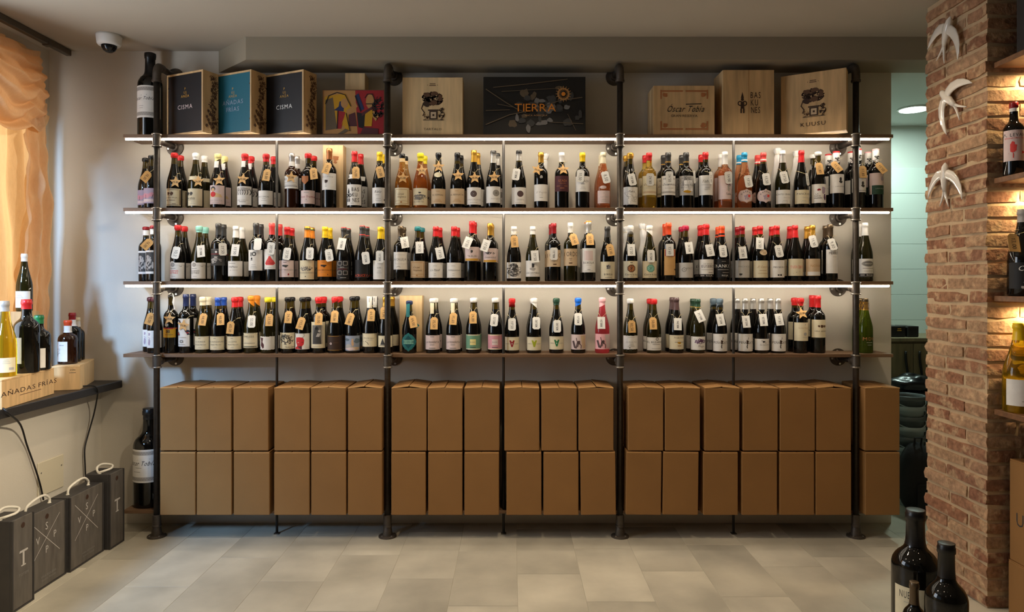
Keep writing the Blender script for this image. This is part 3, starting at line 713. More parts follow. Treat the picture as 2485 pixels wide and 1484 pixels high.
bask = lambda u, v, h, c: [('p', [(u, v-h*.48), (u+h*.07, v-h*.2), (u-h*.07, v-h*.2)], c), ('d', u, v-h*.14, h*.07, c), ('o', u-h*.1, v+h*.04, h*.09, h*.05, c), ('o', u+h*.1, v+h*.04, h*.09, h*.05, c), ('r', u, v+h*.12, h*.16, h*.32, c), ('r', u-h*.06, v+h*.38, h*.07, h*.2, c), ('r', u+h*.06, v+h*.38, h*.07, h*.2, c)]
place(0, 861, 368, 'bu', 'dark', ('red', 26, 'foil'), (447, 497.5, 'white', bask(-11, 25, 36, 'black')+[T('BAS', 5, 12, 9.5, 'black', .62), T('KU', 4, 25, 9.5, 'black', .62), T('NES', 6, 38, 9.5, 'black', .6), ('r', -2, 46, 8, .8, 'grey')]), ('k', 863, 418, -4, '14,00'), 876, seals=[('seal', 0, 427.5, [('r', 0, 0, 25, 11, 'white'), ('r', 0, 0, 6, 1.4, 'dgrey')])])
place(0, 922, 369.5, 'bu', 'dark', ('yellow', 22, 'foil'), (454.5, 493, 'white', [T('Rielo', -2, 10, 6.4, 'black', .8, .35), ('r', -2, 18, 9, .8, 'grey')]+lines(27, 2, 18)+[('b', 14, 30, 2, 3, 2, 'dgrey')]), ('k', 922, 416.5, -16, '21,00'), 931.5)
bvig = [('f', 0, 21, 30, 34, .9, 'tan'), ('f', 0, 35, 30, 6, .7, 'tan'), T('Carpe', -2, 15, 5, 'brown', .75, .5), T('Vengancia', 0, 22, 4.4, 'brown', .7, .5), ('d', 0, 35, 2, 'tan')]
place(0, 976.7, 374, 'bu', 'amber', ('black', 11, 'foil', 0, [('mapple', 11, 20)]), (455, 497, 'cream', bvig), ('s', 978, 431, 2, '45,00'), 984)
place(0, 1021, 372.5, 'bu', 'tawny', ('lemon', 20, 'wax'), (456, 497.5, 'cream', [('l', [(-17, 13), (-6, 10), (4, 12), (16, 10)], .9, 'grey'), ('b', 0, 11, 4, 2, 3, 'dgrey'), ('s', 0, 22, 32, 12, 40, 9, 'grey', .9), T('LAS SUERTES', -4, 33, 3.2, 'grey')]), ('s', 1023, 412.5, -3, '38,50'), 1030)
place(0, 1064.6, 371.5, 'bu', 'dark', ('black', 20, 'foil'), (457.5, 494, 'beige', [('r', 0, 6, 9, .9, 'tan'), T('EL ESPINAL', 0, 15, 3.6, 'dgrey')]+lines(26, 3, 20, 'tan', 3)), ('s', 1064, 403, 0, '37,00'), None, seals=[('seal', 0, 423, [('d', 0, 0, 9.5, 'cream', 12, 6.5), ('r', 0, 0, 5, 1, 'grey')])])
place(0, 1110.5, 371.5, 'bu', 'dark', ('black', 20, 'foil'), (457, 494.5, 'beige', [('r', 0, 6, 9, .9, 'tan'), T('EL BERNATA', 0, 15, 3.6, 'dgrey')]+lines(26, 3, 20, 'tan', 3)), ('s', 1112, 425, -3, '22,00'), 1118.5)
place(0, 1150.7, 365.5, 'bu', 'dark', ('gold', 29, 'foil'), (454, 496, 'white', [('d', 0, 16, 7.8, 'wineb'), ('o', 0, 16, 4.5, .8, 'grey'), ('d', 0, 16, 2, 'grey'), T('CHOCOLATE', 0, 30, 3.6, 'lgrey'), ('r', 0, 37, 18, .8, 'lgrey')]), ('s', 1152.5, 431, -2, '28,00'), 1159.5)
place(0, 1197.7, 366.5, 'bu', 'dark', ('silver', 30, 'foil', 0, [('black', 0, 7)]), (452, 492, 'white', [('d', 7, 16, 7.8, 'steel'), ('o', 7, 16, 5, .7, 'lgrey'), ('d', 7, 16, 1, 'dgrey'), T('MAPUESTO', 8, 30, 3.4, 'lgrey')]), ('s', 1200, 429.5, 1, '26,00'), 1207.5)
place(0, 1260, 366, 'bu', 'dark', ('silver', 25, 'foil', 0, [('black', 0, 8)]), (454, 495, 'white', [('d', 3, 16, 7.6, 'wineb'), T('ORBEN', 3, 30, 3.6, 'lgrey'), ('r', 0, 37, 18, .7, 'lgrey')]), ('w', 1253, 422.5, 9, "25'00€"), None)
place(0, 1313.3, 370.5, 'bo', 'dark', ('gold', 25, 'foil'), (447, 487.5, 'white', [T('El Regalo', 0, 19, 5, 'lgrey', .85, .4), ('r', 0, 26, 9, .7, 'lgrey'), ('r', 0, 32, 8, 1, 'grey')]), ('s', 1304.5, 412, 14, '20,00', 12), None, seals=[('glass', 0, 429, [('b', 0, 0, 3.5, 4.5, 2, 'lgrey')])])
place(0, 1363.7, 371, 'bo', 'dark', ('white', 23, 'foil'), (426, 464, 'maroon', [T('IZADI', 1, 12, 5.2, 'copper'), T('Selección', 1, 18, 2.6, 'copper', 1, .3), ('r', -9, 25, 8, .8, 'copper'), ('r', 9, 25, 8, .8, 'copper'), ('r', 0, 30, 10, 1.2, 'copper')]), ('s', 1367.5, 411, -3, '23,00'), None)
place(0, 1414, 371, 'bo', 'dark', ('yellow', 22, 'foil'), (427, 464.5, 'white', [T('IZADI', 4, 12, 5, 'grey'), ('r', -1, 19, 9, 1, 'dgrey')]+lines(27, 2, 18)), ('w', 1409, 427, 5, '11,50'), None)
place(0, 1464, 370.5, 'bu', 'rose', ('cream', 27, 'foil'), (462, 493, 'rosew', [('r', 0, 6, 2, 2, 'lgrey'), T('Larrosa', 0, 15, 3.6, 'lgrey', 1, .3)]+lines(22, 2, 16), dict(hw=55)), ('w', 1471, 430, -13, '8,50'), 1460, seals=[seal('rosew', -2, 454, 8, 4)])
place(0, 1530, 372, 'bu', 'dark', ('gold', 14, 'wax'), (453, 496, 'white', [('s', 0, 24, 34, 34, 16, 7, 'lgrey', .8), T('Tobía', 0, 11, 5, 'dgrey', .8, .4), ('l', [(-10, 9), (14, 6)], .8, 'dgrey')]), ('w', 1534.7, 435.5, -10, "13'50€"), 1520.5)
ot = lambda v, h=5, c='black': [('t', 'Óscar Tobía', 0, v, h, c, .8, .4), ('l', [(-2, v-4), (15, v-5)], .7, c)]
place(0, 1575.6, 371.5, 'bo', 'straw', ('red', 18, 'foil'), (426, 473, 'cream', ot(21, 4.6, 'brown')+[('r', -1, 30, 20, .8, 'lgrey'), ('r', 0, 40, 32, 5, 'beige')]), ('w', 1578.4, 435.5, 0, "24'80"), 1566)
place(0, 1621.8, 371, 'bo', 'dark', ('dgrey', 26, 'foil', 0, [('gold', 22, 24)]), (426, 473, 'white', [('r', 0, 7, 33, 4.5, 'lgrey')]+ot(21, 4.8)+[('r', -1, 30, 20, .8, 'lgrey'), ('r', 0, 40, 33, 4.5, 'lgrey')]), ('w', 1625.3, 431, -2, "24'50"), 1611)
place(0, 1665.5, 371, 'bo', 'dark', ('dgrey', 26, 'foil', 0, [('gold', 22, 24)]), (426, 473.5, 'lgrey', [('s', 0, 20, 34, 36, 36, 3, 'grey', 1), ('r', 2, 24, 22, 26, 'white')]+[('t', 'Óscar Tobía', 2, 22, 4.2, 'black', .8, .4), ('b', 0, 39, 10, 4, 4, 'ochre')]), ('w', 1686, 431, -18, '30,00', 62), 1655)
place(0, 1712.5, 370, 'bo', 'dark', ('red', 18, 'foil'), (425, 473, 'white', [T('Tobía', -3, 14, 7, 'black', .75, .4), ('r', -1, 23, 24, .8, 'lgrey')]+lines(30, 2, 18)), ('w', 1726, 433, -4, '15,00', 50), 1702)
place(0, 1759.6, 369, 'bo', 'rose', ('white', 31, 'foil'), (425, 483, 'rosew', [('o', 3, 17, 6, 1.5, 'dred'), ('r', 4, 30, 3, 16, 'lgrey'), ('s', 4, 30, 7, 16, 10, 4, 'lgrey'), T('Tobía', 3, 45, 5, 'dgrey', .75, .4)]), ('w', 1769, 431, -8, "14'00"), 1750)
kar = [('s', 1, 20, 14, 12, 20, 5, 'mauve', 1.4), ('b', 6, 17, 4, 4, 3, 'coral')]+[('t', c, u, v, 4, 'dgrey') for c, u, v in zip('KARRAS', (-10.5, -7, -2.3, 2.3, 7, 10.5), (12.5, 8.5, 6.5, 6.5, 8.5, 12.5))]
place(0, 1807, 371, 'bu', 'rose', ('sky', 23, 'foil', 0, [('white', 17, 20)]), (458, 492, 'rosew', kar, dict(form='disc', hw=72)), ('w', 1817, 440, -8, "17'50"), 1794.5)
place(0, 1853, 371, 'bu', 'dark', ('coral', 22, 'foil', 0, [('white', 16, 19)]), (458, 492, 'rosew', kar, dict(form='disc', hw=72)), ('w', 1861, 434.7, -5, '17,50'), 1839)
place(0, 1899.4, 366, 'bu', 'olive', ('silver', 30, 'foil', 0, [('white', 0, 8)]), (460, 494, 'white', [T('MONTES OBARENES', 0, 11, 4, 'dgrey', .72), T('Selección', 4, 19, 3, 'lgrey', 1, .3)]+lines(26, 2, 18)), ('w', 1904.8, 430, -9, "27'50"), None)
place(0, 1945, 366, 'bu', 'dark', ('red', 29, 'foil'), (460, 494, 'cream', [T('PANCRUDO', 2, 10, 4.8, 'dgrey', .85), T('Selección', 4, 19, 3, 'lgrey', 1, .3)]+lines(26, 2, 18)), ('w', 1960.5, 436, -12, '22,00', 48), None)
place(0, 1985.8, 369.5, 'bu', 'dark', ('white', 9, 'wax'), (446, 492, 'white', [('b', 6, 15, 6, 10, 3, 'mauve'), ('b', -5, 14, 4, 3, 2, 'dred'), ('b', 9, 32, 3, 9, 6, 'purple'), T('LA', -9, 24, 3.2, 'black'), T('NAVE', -7.5, 29, 3.2, 'black'), T('ALEGRE', -6, 34, 3.2, 'black')]), ('k', 1992.7, 408, -4, '17,80'), 1974, seals=[strip('lgrey', 397, 4, 14, -8)])
lab = [('b', 3, 12, 3, 5, 2, 'dgrey'), ('b', 4, 19, 5, 4, 4, 'dgrey'), T('LARRAINZAR', 3, 30, 2.6, 'grey')]
swirl = [('seal', 0, 389, [('s', 0, 0, 13, 20, 16, 8, 'black', 1)])]
place(0, 2029.7, 368, 'bo', 'dark', ('white', 29, 'tall', 0, [('red', 0, 3.5)]), (422, 468, 'white', lab, dict()), ('k', 2033, 403.5, -32, '12,50'), 2011, seals=[('top', 0, 389, swirl[0][3])])
place(0, 2083, 362, 'bo', 'dark', ('white', 29, 'tall', 0, [('red', 0, 3.5)]), (432, 466, 'white', lab), ('k', 2094.5, 417, 0, '17,80'), 2066, seals=[('top', 0, 383, swirl[0][3])])
place(0, 2125.4, 362.5, 'bo', 'dark', ('rosew', 32, 'tall', 0, [('lpink', 0, 3)]) if False else ('white', 32, 'tall', 0, [('lpink', 0, 3)]), (419, 471, 'rosew', [('b', 8, 14, 4, 7, 2, 'mauve'), ('r', 0, 41, 33, 22, 'dgreen'), T('LARRAINZAR', 4, 38, 2.6, 'lgrey')]), ('k', 2139.5, 407, -32, "15'50"), 2107, seals=[('top', 0, 385, swirl[0][3])])
# ---- middle shelf
place(1, 373, 548, 'bo', 'dark', ('dred', 7, 'wax', 0, [('white', 8, 21)]), (607, 664, 'white', [('r', 0, 28, 33, 47, 'dgrey'), ('s', -4, 28, 12, 40, 14, 2, 'lgrey', 1.6), ('b', -5, 20, 3, 9, 4, 'lgrey'), ('b', 6, 36, 3, 8, 5, 'lgrey')]), ('k', 357, 592.5, 30, '16,00', 45), 355)
mart = lambda c: [('d', -5, 5, 4.5, 'lgrey'), ('o', -5, 5, 4.5, .8, 'grey'), ('r', -5, 14, 14, .9, 'grey'), T('VALDEMAR', -5, 20, 3.6, c, .95), T('MARTÍNEZ', -5, 25, 3.6, c, .95), ('l', [(10, 8), (12, 10), (14, 8)], .9, 'grey'), ('r', -3, 33, 10, .9, 'lgrey'), ('f', 0, 22, 34, 32, .5, 'lgrey')]
place(1, 432.7, 547, 'bu', 'dark', ('red', 12.5, 'wax'), (637, 676, 'white', mart('coral'), dict(form='bump')), ('w', 426.6, 612.8, 9, '10,2'), 448, w=39)
place(1, 484, 549, 'bu', 'olive', ('mint', 15, 'wax'), (637, 676, 'white', mart('grey'), dict(form='bump')), ('q', 487, 609, -8, "25'00€"), 499, w=38)
place(1, 531, 542.4, 'bo', 'dark', ('dgrey', 28, 'foil'), (603, 644, 'dgrey', [('d', 1, 8, 2.6, 'white'), ('r', 0, 2, 24, 1, 'grey'), ('r', 0, 13, 30, 1.4, 'dred'), ('b', 0, 21, 5, 3, 3, 'lgrey'), ('s', 0, 30, 26, 12, 14, 3, 'lgrey', 1.3)]), ('w', 541, 604.8, -3, "21'50", 35), 543)
place(1, 573, 549, 'bu', 'olive', ('white', 28, 'foil'), (633, 670, 'white', [('r', -3, 6, 16, .9, 'grey'), T('ViñaPlano', -2, 14, 4.4, 'dgrey', .85, .15), T('de Cerro', 0, 22, 3.2, 'lgrey', 1, .4), ('f', 0, 18, 35, 34, .5, 'lgrey')]), ('q', 570, 606.6, 2, "12'50"), 588)
place(1, 622, 541.7, 'bo', 'dark', ('dgrey', 27, 'foil'), (606, 656, 'white', [('r', -6, 11, 4, 10, 'black'), ('o', 1, 10, 4, 2, 'black'), ('b', -5, 21, 2.5, 3, 3, 'black'), ('r', -5, 25, 5, 1.5, 'black')]+lines(36, 3, 16, 'lgrey', 4)), ('w', 625.7, 592, -1, ''), 633.5)
place(1, 660.5, 541.7, 'bo', 'dark', ('coral', 28, 'foil'), (604, 653, 'white', [('p', [(-2, 17), (2, 17), (4, 22), (10, 30), (12, 35), (8, 39), (-9, 39), (-12, 35), (-9, 29), (-4, 22)], 'coral'), T('LA', -2, 30, 3.2, 'dred'), T('VENDIMIA', -1, 34.5, 2.8, 'dred'), ('r', -1, 45, 12, .8, 'lgrey')]), ('w', 658, 602.5, 6, "20'50"), 679)
tree = lambda c: [('b', 0, 13, 9, 2.5, 3, c), ('b', 2, 15, 4, 3, 4, c), ('r', 0, 5, 8, .9, c)]
place(1, 697.3, 551, 'bu', 'dark', ('red', 19, 'foil'), (631.5, 672, 'rosew', tree('dgrey')+[T('PAGO TERRAZO', 0, 23, 3.2, 'grey'), ('r', -2, 28, 14, .8, 'lgrey'), ('b', 8, 34, 1.5, 3, 2, 'dred')]), ('w', 696.6, 615.5, 5, "23'50"), 708.5)
place(1, 746.7, 550, 'bu', 'dark', ('orange', 27, 'foil', 0, [('dgreen', 4, 7), ('gold', 0, 4)]), (631.5, 677.5, 'cream', [('l', [(-16, 16), (-8, 12), (0, 17), (10, 15), (16, 17)], 1.6, 'grey'), ('s', 0, 20, 30, 10, 14, 6, 'grey', 1), ('b', 10, 22, 2, 2, 2, 'dgrey'), T('VALDEABANO', 0, 30, 3.4, 'grey'), ('d', 0, 39, 1.2, 'dgrey')]), ('w', 752, 614.8, 0, "34'50"), 757.5)
place(1, 789.4, 550.5, 'bu', 'dark', ('yellow', 27, 'foil', 0, [('gold', 20, 21)]), (631, 671, 'orange', tree('dbrown')+[T('PAGO MIRAVALES', 0, 24, 3, 'brown'), ('r', 0, 29, 14, .8, 'tan'), ('r', 10, 35, 2, 2, 'brown')]), ('w', 799, 619, -10, "15'00"), 800.5)
fr = [('f', -6, 7, 9, 9, 1, 'lgrey'), ('f', 7, 7, 9, 9, 1, 'lgrey'), ('f', -6, 30, 9, 9, 1, 'lgrey'), ('f', 7, 30, 9, 9, 1, 'lgrey'), ('r', 0, 18.5, 27, 6, 'dgrey'), T('FINCA', 0, 16.5, 2.4, 'white'), T('PUENTECILLA', 0, 21, 2.4, 'dred'), ('l', [(-13, 2), (-13, 43), (13, 43)], .8, 'lgrey'), ('r', 2, 42, 14, 1.2, 'lgrey')]
place(1, 835, 552, 'bu', 'dark', ('dgrey', 24, 'foil', 0, [('coral', 0, 1.5)]), (631.5, 678, 'black', fr, dict(hw=62)), ('q', 828, 591, 8, "15'00€"), 845.5)
place(1, 880, 548, 'bu', 'dark', ('dgrey', 28, 'foil', 0, [('coral', 0, 1.5), ('coral', 21, 23)]), (630, 674, 'black', [T('LACRUCETA', 0, 38, 6, 'ored', .75)], dict(hw=65)), ('w', 888, 625.8, -8, "13'50€"), 890.5)
place(1, 924, 551, 'bu', 'dark', ('yellow', 29, 'foil'), (631.5, 677.5, 'white', [T('KMS', 0, 18, 3.4, 'grey')]+lines(26, 2, 14)), ('w', 922, 623, -1, "11'50€"), 933)
place(1, 973, 549, 'bo', 'dark', ('bronze', 25, 'foil'), (611, 653.7, 'white', [('f', 3, 18, 26, 22, .6, 'lgrey'), T('LA CALLEJA', -1, 18, 5.6, 'dgrey', .62), ('l', [(-8, 37), (-3, 35), (2, 37)], .9, 'grey')]), ('q', 982, 587.7, -12, "29'60"), 979.5)
place(1, 1014.5, 550.5, 'bu', 'dark', ('teal', 10, 'wax'), (633, 673.6, 'beige', bvig), ('q', 1018, 600, -3, "29'50"), 1024)
place(1, 1058, 550, 'bu', 'dark', ('red', 24, 'foil'), (637, 673.6, 'white', [('r', 0, 8, 9, .9, 'lgrey'), T('La Planil', -1, 18, 5, 'dgrey', .85, .4), ('r', 0, 27, 5, .9, 'lgrey'), ('r', 0, 31, 6, .9, 'lgrey')]), ('q', 1067.7, 614, -12, "17'50"), 1067.5)
place(1, 1102.4, 550, 'bu', 'dark', ('red', 23, 'foil'), (637, 673.6, 'white', [('r', 0, 8, 9, .9, 'lgrey'), T('Valdepuentes', 0, 18, 4, 'dgrey', .8, .4), ('r', 0, 27, 5, .9, 'lgrey'), ('r', 0, 31, 6, .9, 'lgrey')]), None, 1110.5)
hor = [('b', 0, 11, 3.5, 4, 3, 'dgrey'), ('r', 0, 5, 14, .7, 'lgrey')]
place(1, 1146, 537, 'bo', 'dark', ('red', 29, 'foil'), (598.7, 633, 'rosew', hor+[T('TILBURI', 1, 22.5, 4.4, 'grey', 1.05), ('r', 0, 31, 35, 5.5, 'gold')]), ('q', 1135, 588.8, 20, "12'50"), 1151)
place(1, 1190, 542.4, 'bo', 'dark', ('gold', 29, 'foil'), (602, 636, 'rosew', [('l', [(-14, 11), (-6, 13), (0, 10), (6, 13), (14, 11)], 1.6, 'dgrey'), ('s', 0, 12, 24, 5, 10, 3, 'dgrey', 1), T('DIAMARIS', 1, 22.5, 4, 'grey'), ('r', 0, 31, 35, 5.5, 'gold')]), ('q', 1178.6, 595.6, 18, "12'50"), 1193)
place(1, 1247.8, 550, 'bu', 'dark', ('white', 20, 'foil'), (636, 675, 'white', [('s', 0, 19, 30, 28, 70, 12, 'dgrey', 1), ('b', 0, 17, 6, 4, 2, 'dgrey'), ('b', 6, 10, 4, 3, 5, 'dgrey')]), ('k', 1249, 585, -5, '27,00'), None, w=38)
place(1, 1293.4, 550, 'bu', 'olive', ('white', 19, 'foil'), (632, 671, 'white', [('b', 0, 12, 4, 6, 3, 'dgrey'), ('b', 0, 21, 8, 4.5, 4, 'lgrey'), T('LAS SANTERAS', 0, 30, 3.6, 'dgrey', .8), ('r', 0, 35, 14, .8, 'lgrey')]), ('q', 1298.8, 622, -4, "21'50"), None, w=38)
place(1, 1344, 542, 'bo', 'dark', ('dred', 25, 'foil'), (606, 647, 'beige', [T('TORDO', 0, 13, 11, 'black', .55), ('r', 0, 25, 9, 1, 'brown'), ('r', 0, 29, 6, .8, 'brown'), ('r', 2, 35, 8, 2.6, 'brown')]), ('w', 1344.6, 615.5, 1, "11'90€"), 1339)
place(1, 1385, 541, 'bo', 'olive', ('white', 24, 'foil'), (603, 644.6, 'beige', [T('TORDO', 0, 13, 11, 'black', .55), ('r', -1, 24, 7, 1, 'brown'), ('r', -1, 28, 5, .8, 'brown'), ('r', -1, 35, 8, 2.6, 'brown')]), ('k', 1394, 580, -15, '20,40'), None, w=33)
place(1, 1428.7, 536.5, 'bo', 'dark', ('silver', 29, 'foil', 0, [('orange', 0, 3)]), (602, 660.5, 'white', [('r', -1, 18, 20, 24, 'rosew'), T('BOBOLA', -1, 35, 5.4, 'dgrey', .75), ('r', -1, 41, 12, .7, 'lgrey'), ('r', -1, 52, 7, 1, 'dgrey'), ('r', -1, 54.5, 20, .8, 'lgrey')], dict(hw=70)), ('k', 1432.6, 580, -2, '20,50'), 1425)
place(1, 1474.6, 550, 'bu', 'dark', ('dgrey', 26, 'foil'), (634.5, 676.5, 'cream', [('d', 0, 13, 7, 'lgrey', 4), ('s', 0, 13, 8, 10, 14, 5, 'dgrey'), T('BOBOLA', 0, 31, 4.4, 'dgrey', .75), ('r', 0, 38, 16, 1, 'grey')]), ('k', 1482, 606, -10, '17,70'), None, w=39)
oct_ = lambda c, c2: [('d', 0, 18, 10, c, 8), ('d', 0, 18, 8, c2, 8)]+[('l', [(0, 18), (7.5*math.cos(a), 18+7.5*math.sin(a))], 1, c) for a in [i*math.pi/4 for i in range(8)]]+[('d', 0, 18, 1.6, c)]
place(1, 1530, 548, 'bu', 'dark', ('white', 24, 'arch'), (633, 674, 'cream', [('r', 0, 4, 6, 1.4, 'dgrey')]+oct_('brown', 'copper')+[T('Cerro la Isa', 0, 32.5, 4.4, 'dgrey', .85), ('r', 0, 38, 10, 1, 'lgrey')]), ('q', 1533, 606, -1, "15'50"), None)
place(1, 1576.4, 547.5, 'bu', 'olive', ('white', 20, 'wax', -.35), (633, 674, 'cream', [('r', 0, 5, 6, 1, 'lgrey')]+oct_('sage', 'mint')+[T('Cerro la Isa', 0, 32.5, 4.4, 'dgrey', .85), ('r', 0, 38, 10, 1, 'lgrey')]), ('w', 1580.5, 620.9, -1, "15'50€"), None)
place(1, 1623, 541, 'bo', 'dark', ('ored', 29, 'foil'), (604, 667.5, 'kraft', [('f', 0, 9, 22, 15, 2.4, 'dred'), ('p', [(9, 48), (14, 48), (11.5, 53)], 'black')], dict(hw=52, turn=.05)), ('q', 1625.8, 606, -1, "15'60"), 1615, w=38)
place(1, 1664, 548, 'bu', 'dark', ('crimson', 12, 'wax'), (637, 673.5, 'silver', [('o', -7, 17, 4.5, 1.2, 'grey'), ('d', -7, 17, .9, 'dgrey'), T('ANZA', 8, 14, 5.4, 'grey'), ('r', 8, 20, 10, .8, 'lgrey')]), ('q', 1674, 601, -5, "24'50€"), 1655, w=39)
rio = lambda v: [('r', 0, v, 37, 7, 'black'), T('RIOJA', 3, v, 4, 'white'), ('r', -12, v, 7, 2.4, 'lgrey')]
place(1, 1714, 544.4, 'bu', 'dark', ('red', 26, 'wax'), (629, 672, 'white', [T('LAS VIÑAS DE', 0, 11, 2.2, 'dgrey'), T('EUSEBIO', 1, 17, 6.6, 'black', .8), ('r', 0, 25, 28, 1.2, 'lgrey'), ('r', 6, 32, 10, 1.2, 'grey')]+rio(39.5)), ('q', 1724, 607, -9, "11'50"), 1701)
place(1, 1752, 548.5, 'bu', 'dark', ('orange', 26, 'foil', 0, [('ored', 0, 18), ('black', 18, 22), ('ored', 22, 26)]), (628, 673, 'black', [('r', 0, 6, 10, .9, 'lgrey'), T('BANKO', 0, 17, 8, 'white', .9), ('r', 0, 26, 26, 1.2, 'lgrey'), ('r', 6, 33, 18, 1, 'lgrey'), T('RIOJA', 3, 40, 4, 'white')]), ('w', 1755.8, 609, -3, "12'50"), 1743.5)
place(1, 1801, 548.5, 'bu', 'dark', ('dred', 20, 'foil'), (631.5, 673.5, 'silver', [T('FINCA ROJIZ', 2, 15, 4, 'grey', .8), ('r', 3, 21, 14, .8, 'lgrey'), ('b', -8, 34, 4, 3, 3, 'dgrey')]), ('q', 1803.5, 612.5, -4, "25'80"), 1789.5)
place(1, 1844.8, 548.5, 'bu', 'dark', ('red', 20, 'foil'), (632, 673.5, 'cream', [T('El Cantillo', 2, 15, 5, 'tan', .8, .4), ('r', 2, 24, 18, .8, 'tan'), ('r', 2, 31, 24, .8, 'tan')]), ('q', 1847, 590, 5, "26'50"), 1833, seals=[seal('beige', 4, 612, 10, 7)])
place(1, 1885.3, 547.5, 'bu', 'dark', ('red', 22, 'foil'), (631, 673, 'white', [T('PIES NEGROS', 2, 17, 4.2, 'dgrey', .75), ('b', -2, 36, 3, 2, 3, 'black'), ('r', 4, 36, 4, 4, 'black')]), ('w', 1892, 609, -8, "21'00"), 1873.5)
place(1, 1929.7, 547, 'bu', 'dark', ('red', 30, 'foil'), (627.5, 669, 'cream', [T('TUERCEBOTAS', 4, 20, 6.5, 'coral', .5), ('l', [(-10, 36), (-3, 33), (5, 31)], .8, 'grey')]), None, 1917.5)
place(1, 1971.7, 547, 'bu', 'dark', ('gold', 30, 'foil'), (627.5, 669, 'beige', [T('NOVAS', 3, 17, 6, 'tan', .85), ('r', 0, 36, 36, 9, 'white')]), ('w', 1977.4, 585, -10, '11,90'), 1959.5)
place(1, 2015, 545, 'bo', 'dark', ('bronze', 30, 'foil'), (605, 663, 'white', [T('MERRUT', 1, 9, 6.6, 'dgrey', .6), ('r', 2, 18, 10, .7, 'lgrey')], dict(hw=62, turn=.12)), ('w', 2021, 592.6, -12, '9,80'), 2004)
place(1, 2099.7, 541, 'bu', 'olive', ('white', 31, 'foil'), (627.5, 671, 'white', [('d', 0, 12, 14, 'lgrey', 20, 7.5), ('d', 0, 12, 12, 'grey', 20, 6), T('CERRADO', 0, 12, 3.2, 'white'), ('r', 0, 23, 24, 1, 'grey'), ('r', 0, 30, 20, .8, 'lgrey')]+rio(39.5)), None, 2084)
# ---- lower shelf
place(2, 377, 722, 'bu', 'dark', ('maroon', 10, 'wax'), (802, 844, 'white', [('b', -6, 9, 3, 4, 3, 'mauve'), ('l', [(-8, 16), (-4, 19), (4, 17)], 1.2, 'mauve'), ('b', -6, 28, 3, 8, 5, 'mauve')]), ('k', 362, 773, 12, '20,00', 40), 366)
place(2, 416, 715, 'bo', 'dark', ('black', 6, 'foil'), (795, 819, 'ochre', [('r', 0, 1.5, 33, 3, 'dred'), ('f', 0, 9, 7, 6, 1.4, 'dbrown'), ('r', 0, 9, 4, 3, 'dbrown'), ('r', 2, 17, 18, 1, 'brown')], dict(hw=60)), ('s', 411.5, 773, 1, '129,00'), None, seals=[('seal', -3, 788, [('d', 0, 0, 4.4, 'lgrey'), ('d', 0, 0, 2.6, 'silver')])])
leaf = [('b', (i*37 % 25)-12, 4+(i*53 % 36), 2.6, 2.0, i, ['maroon', 'coral', 'dgrey', 'wineb', 'navy'][i % 5]) for i in range(30)]
place(2, 452, 714, 'bo', 'dark', ('navy', 29, 'foil'), (773, 840.5, 'white', leaf+[('r', 0, 45, 16, .9, 'lgrey'), ('f', -2, 55, 6, 5, 1.2, 'dgrey'), ('r', -2, 62, 16, 1.2, 'lgrey')], dict(hw=55, turn=-.05)), ('s', 445, 789, 8, '39,00'), 469)
lf = lambda s: [('r', -1, 5, 6, .9, 'grey'), T(s, 0, 13, 3.2, 'grey'), T('Daniel Martín', 0, 20, 3, 'grey', 1, .4), ('r', 0, 27, 8, .8, 'lgrey'), ('f', 0, 16, 34, 30, .4, 'lgrey')]
place(2, 492.7, 721, 'bu', 'olive', ('cream', 20, 'wax'), (816, 848, 'cream', lf('LA BORDA')), ('k', 491, 774.6, 5, '48,00'), 506.5)
place(2, 529.4, 722, 'bu', 'dark', ('blue', 20, 'foil'), (816, 849, 'cream', lf('LAS MANZANAS')), ('k', 533.6, 773.8, -5, '48,00'), 544)
place(2, 570.7, 721.5, 'bu', 'dark', ('red', 24, 'wax'), (816, 848, 'cream', lf('LA LOMA')), ('k', 559.5, 794.4, 4, '60,50'), 583)
place(2, 610.4, 718, 'bu', 'olive', ('orange', 18, 'wax', -.4), (807.5, 844, 'cream', [('f', 0, 18, 35, 33, 1, 'dgrey'), T('TIMELESS', -2, 9, 4.6, 'dgrey'), ('r', -2, 14, 8, .8, 'lgrey'), ('r', 0, 25, 26, 1, 'grey'), ('r', 0, 33, 33, 1, 'dgreen')]), ('w', 610, 779.7, -2, '52,00'), 624)
place(2, 651, 722, 'bu', 'olive', ('lemon', 11, 'wax'), (816, 848.5, 'white', [('p', [(-14, 3), (-6, 4), (-8, 14), (-4, 20), (-4, 27), (-7, 30), (-13, 22), (-11, 12)], 'maroon')], dict(form='torn')), ('k', 652.5, 776, -1, '27,50'), 667)
place(2, 699.5, 722, 'bu', 'dark', ('black', 9, 'wax'), (807, 846, 'cream', [('s', 0, 16, 28, 24, 40, 8, 'dgrey', 1), ('b', -5, 9, 4, 3, 2, 'dgrey'), T('TRALÓN', 8, 35, 4, 'dgrey', .8)]), ('k', 698.4, 769, 2, '34,25'), 709)
place(2, 735.5, 722, 'bu', 'dark', ('black', 9, 'wax'), (809, 847.5, 'white', [('p', [(-12, 10), (-4, 9), (5, 10), (8, 16), (7, 26), (3, 31), (2, 38), (-17, 38), (-9, 30), (-12, 22)], 'red'), ('p', [(0, 38), (-8, 32), (2, 30), (3, 38)], 'maroon'), ('l', [(-13, 10), (-15, 5), (-12, 1)], 1.6, 'lgrey'), ('l', [(4, 10), (8, 6), (7, 0)], 1.6, 'lgrey'), ('r', -6, 22, 4, 1, 'rosew'), ('r', 4, 21, 4, 1, 'maroon')]), ('k', 730, 784, 15, '115,0'), 747.5)
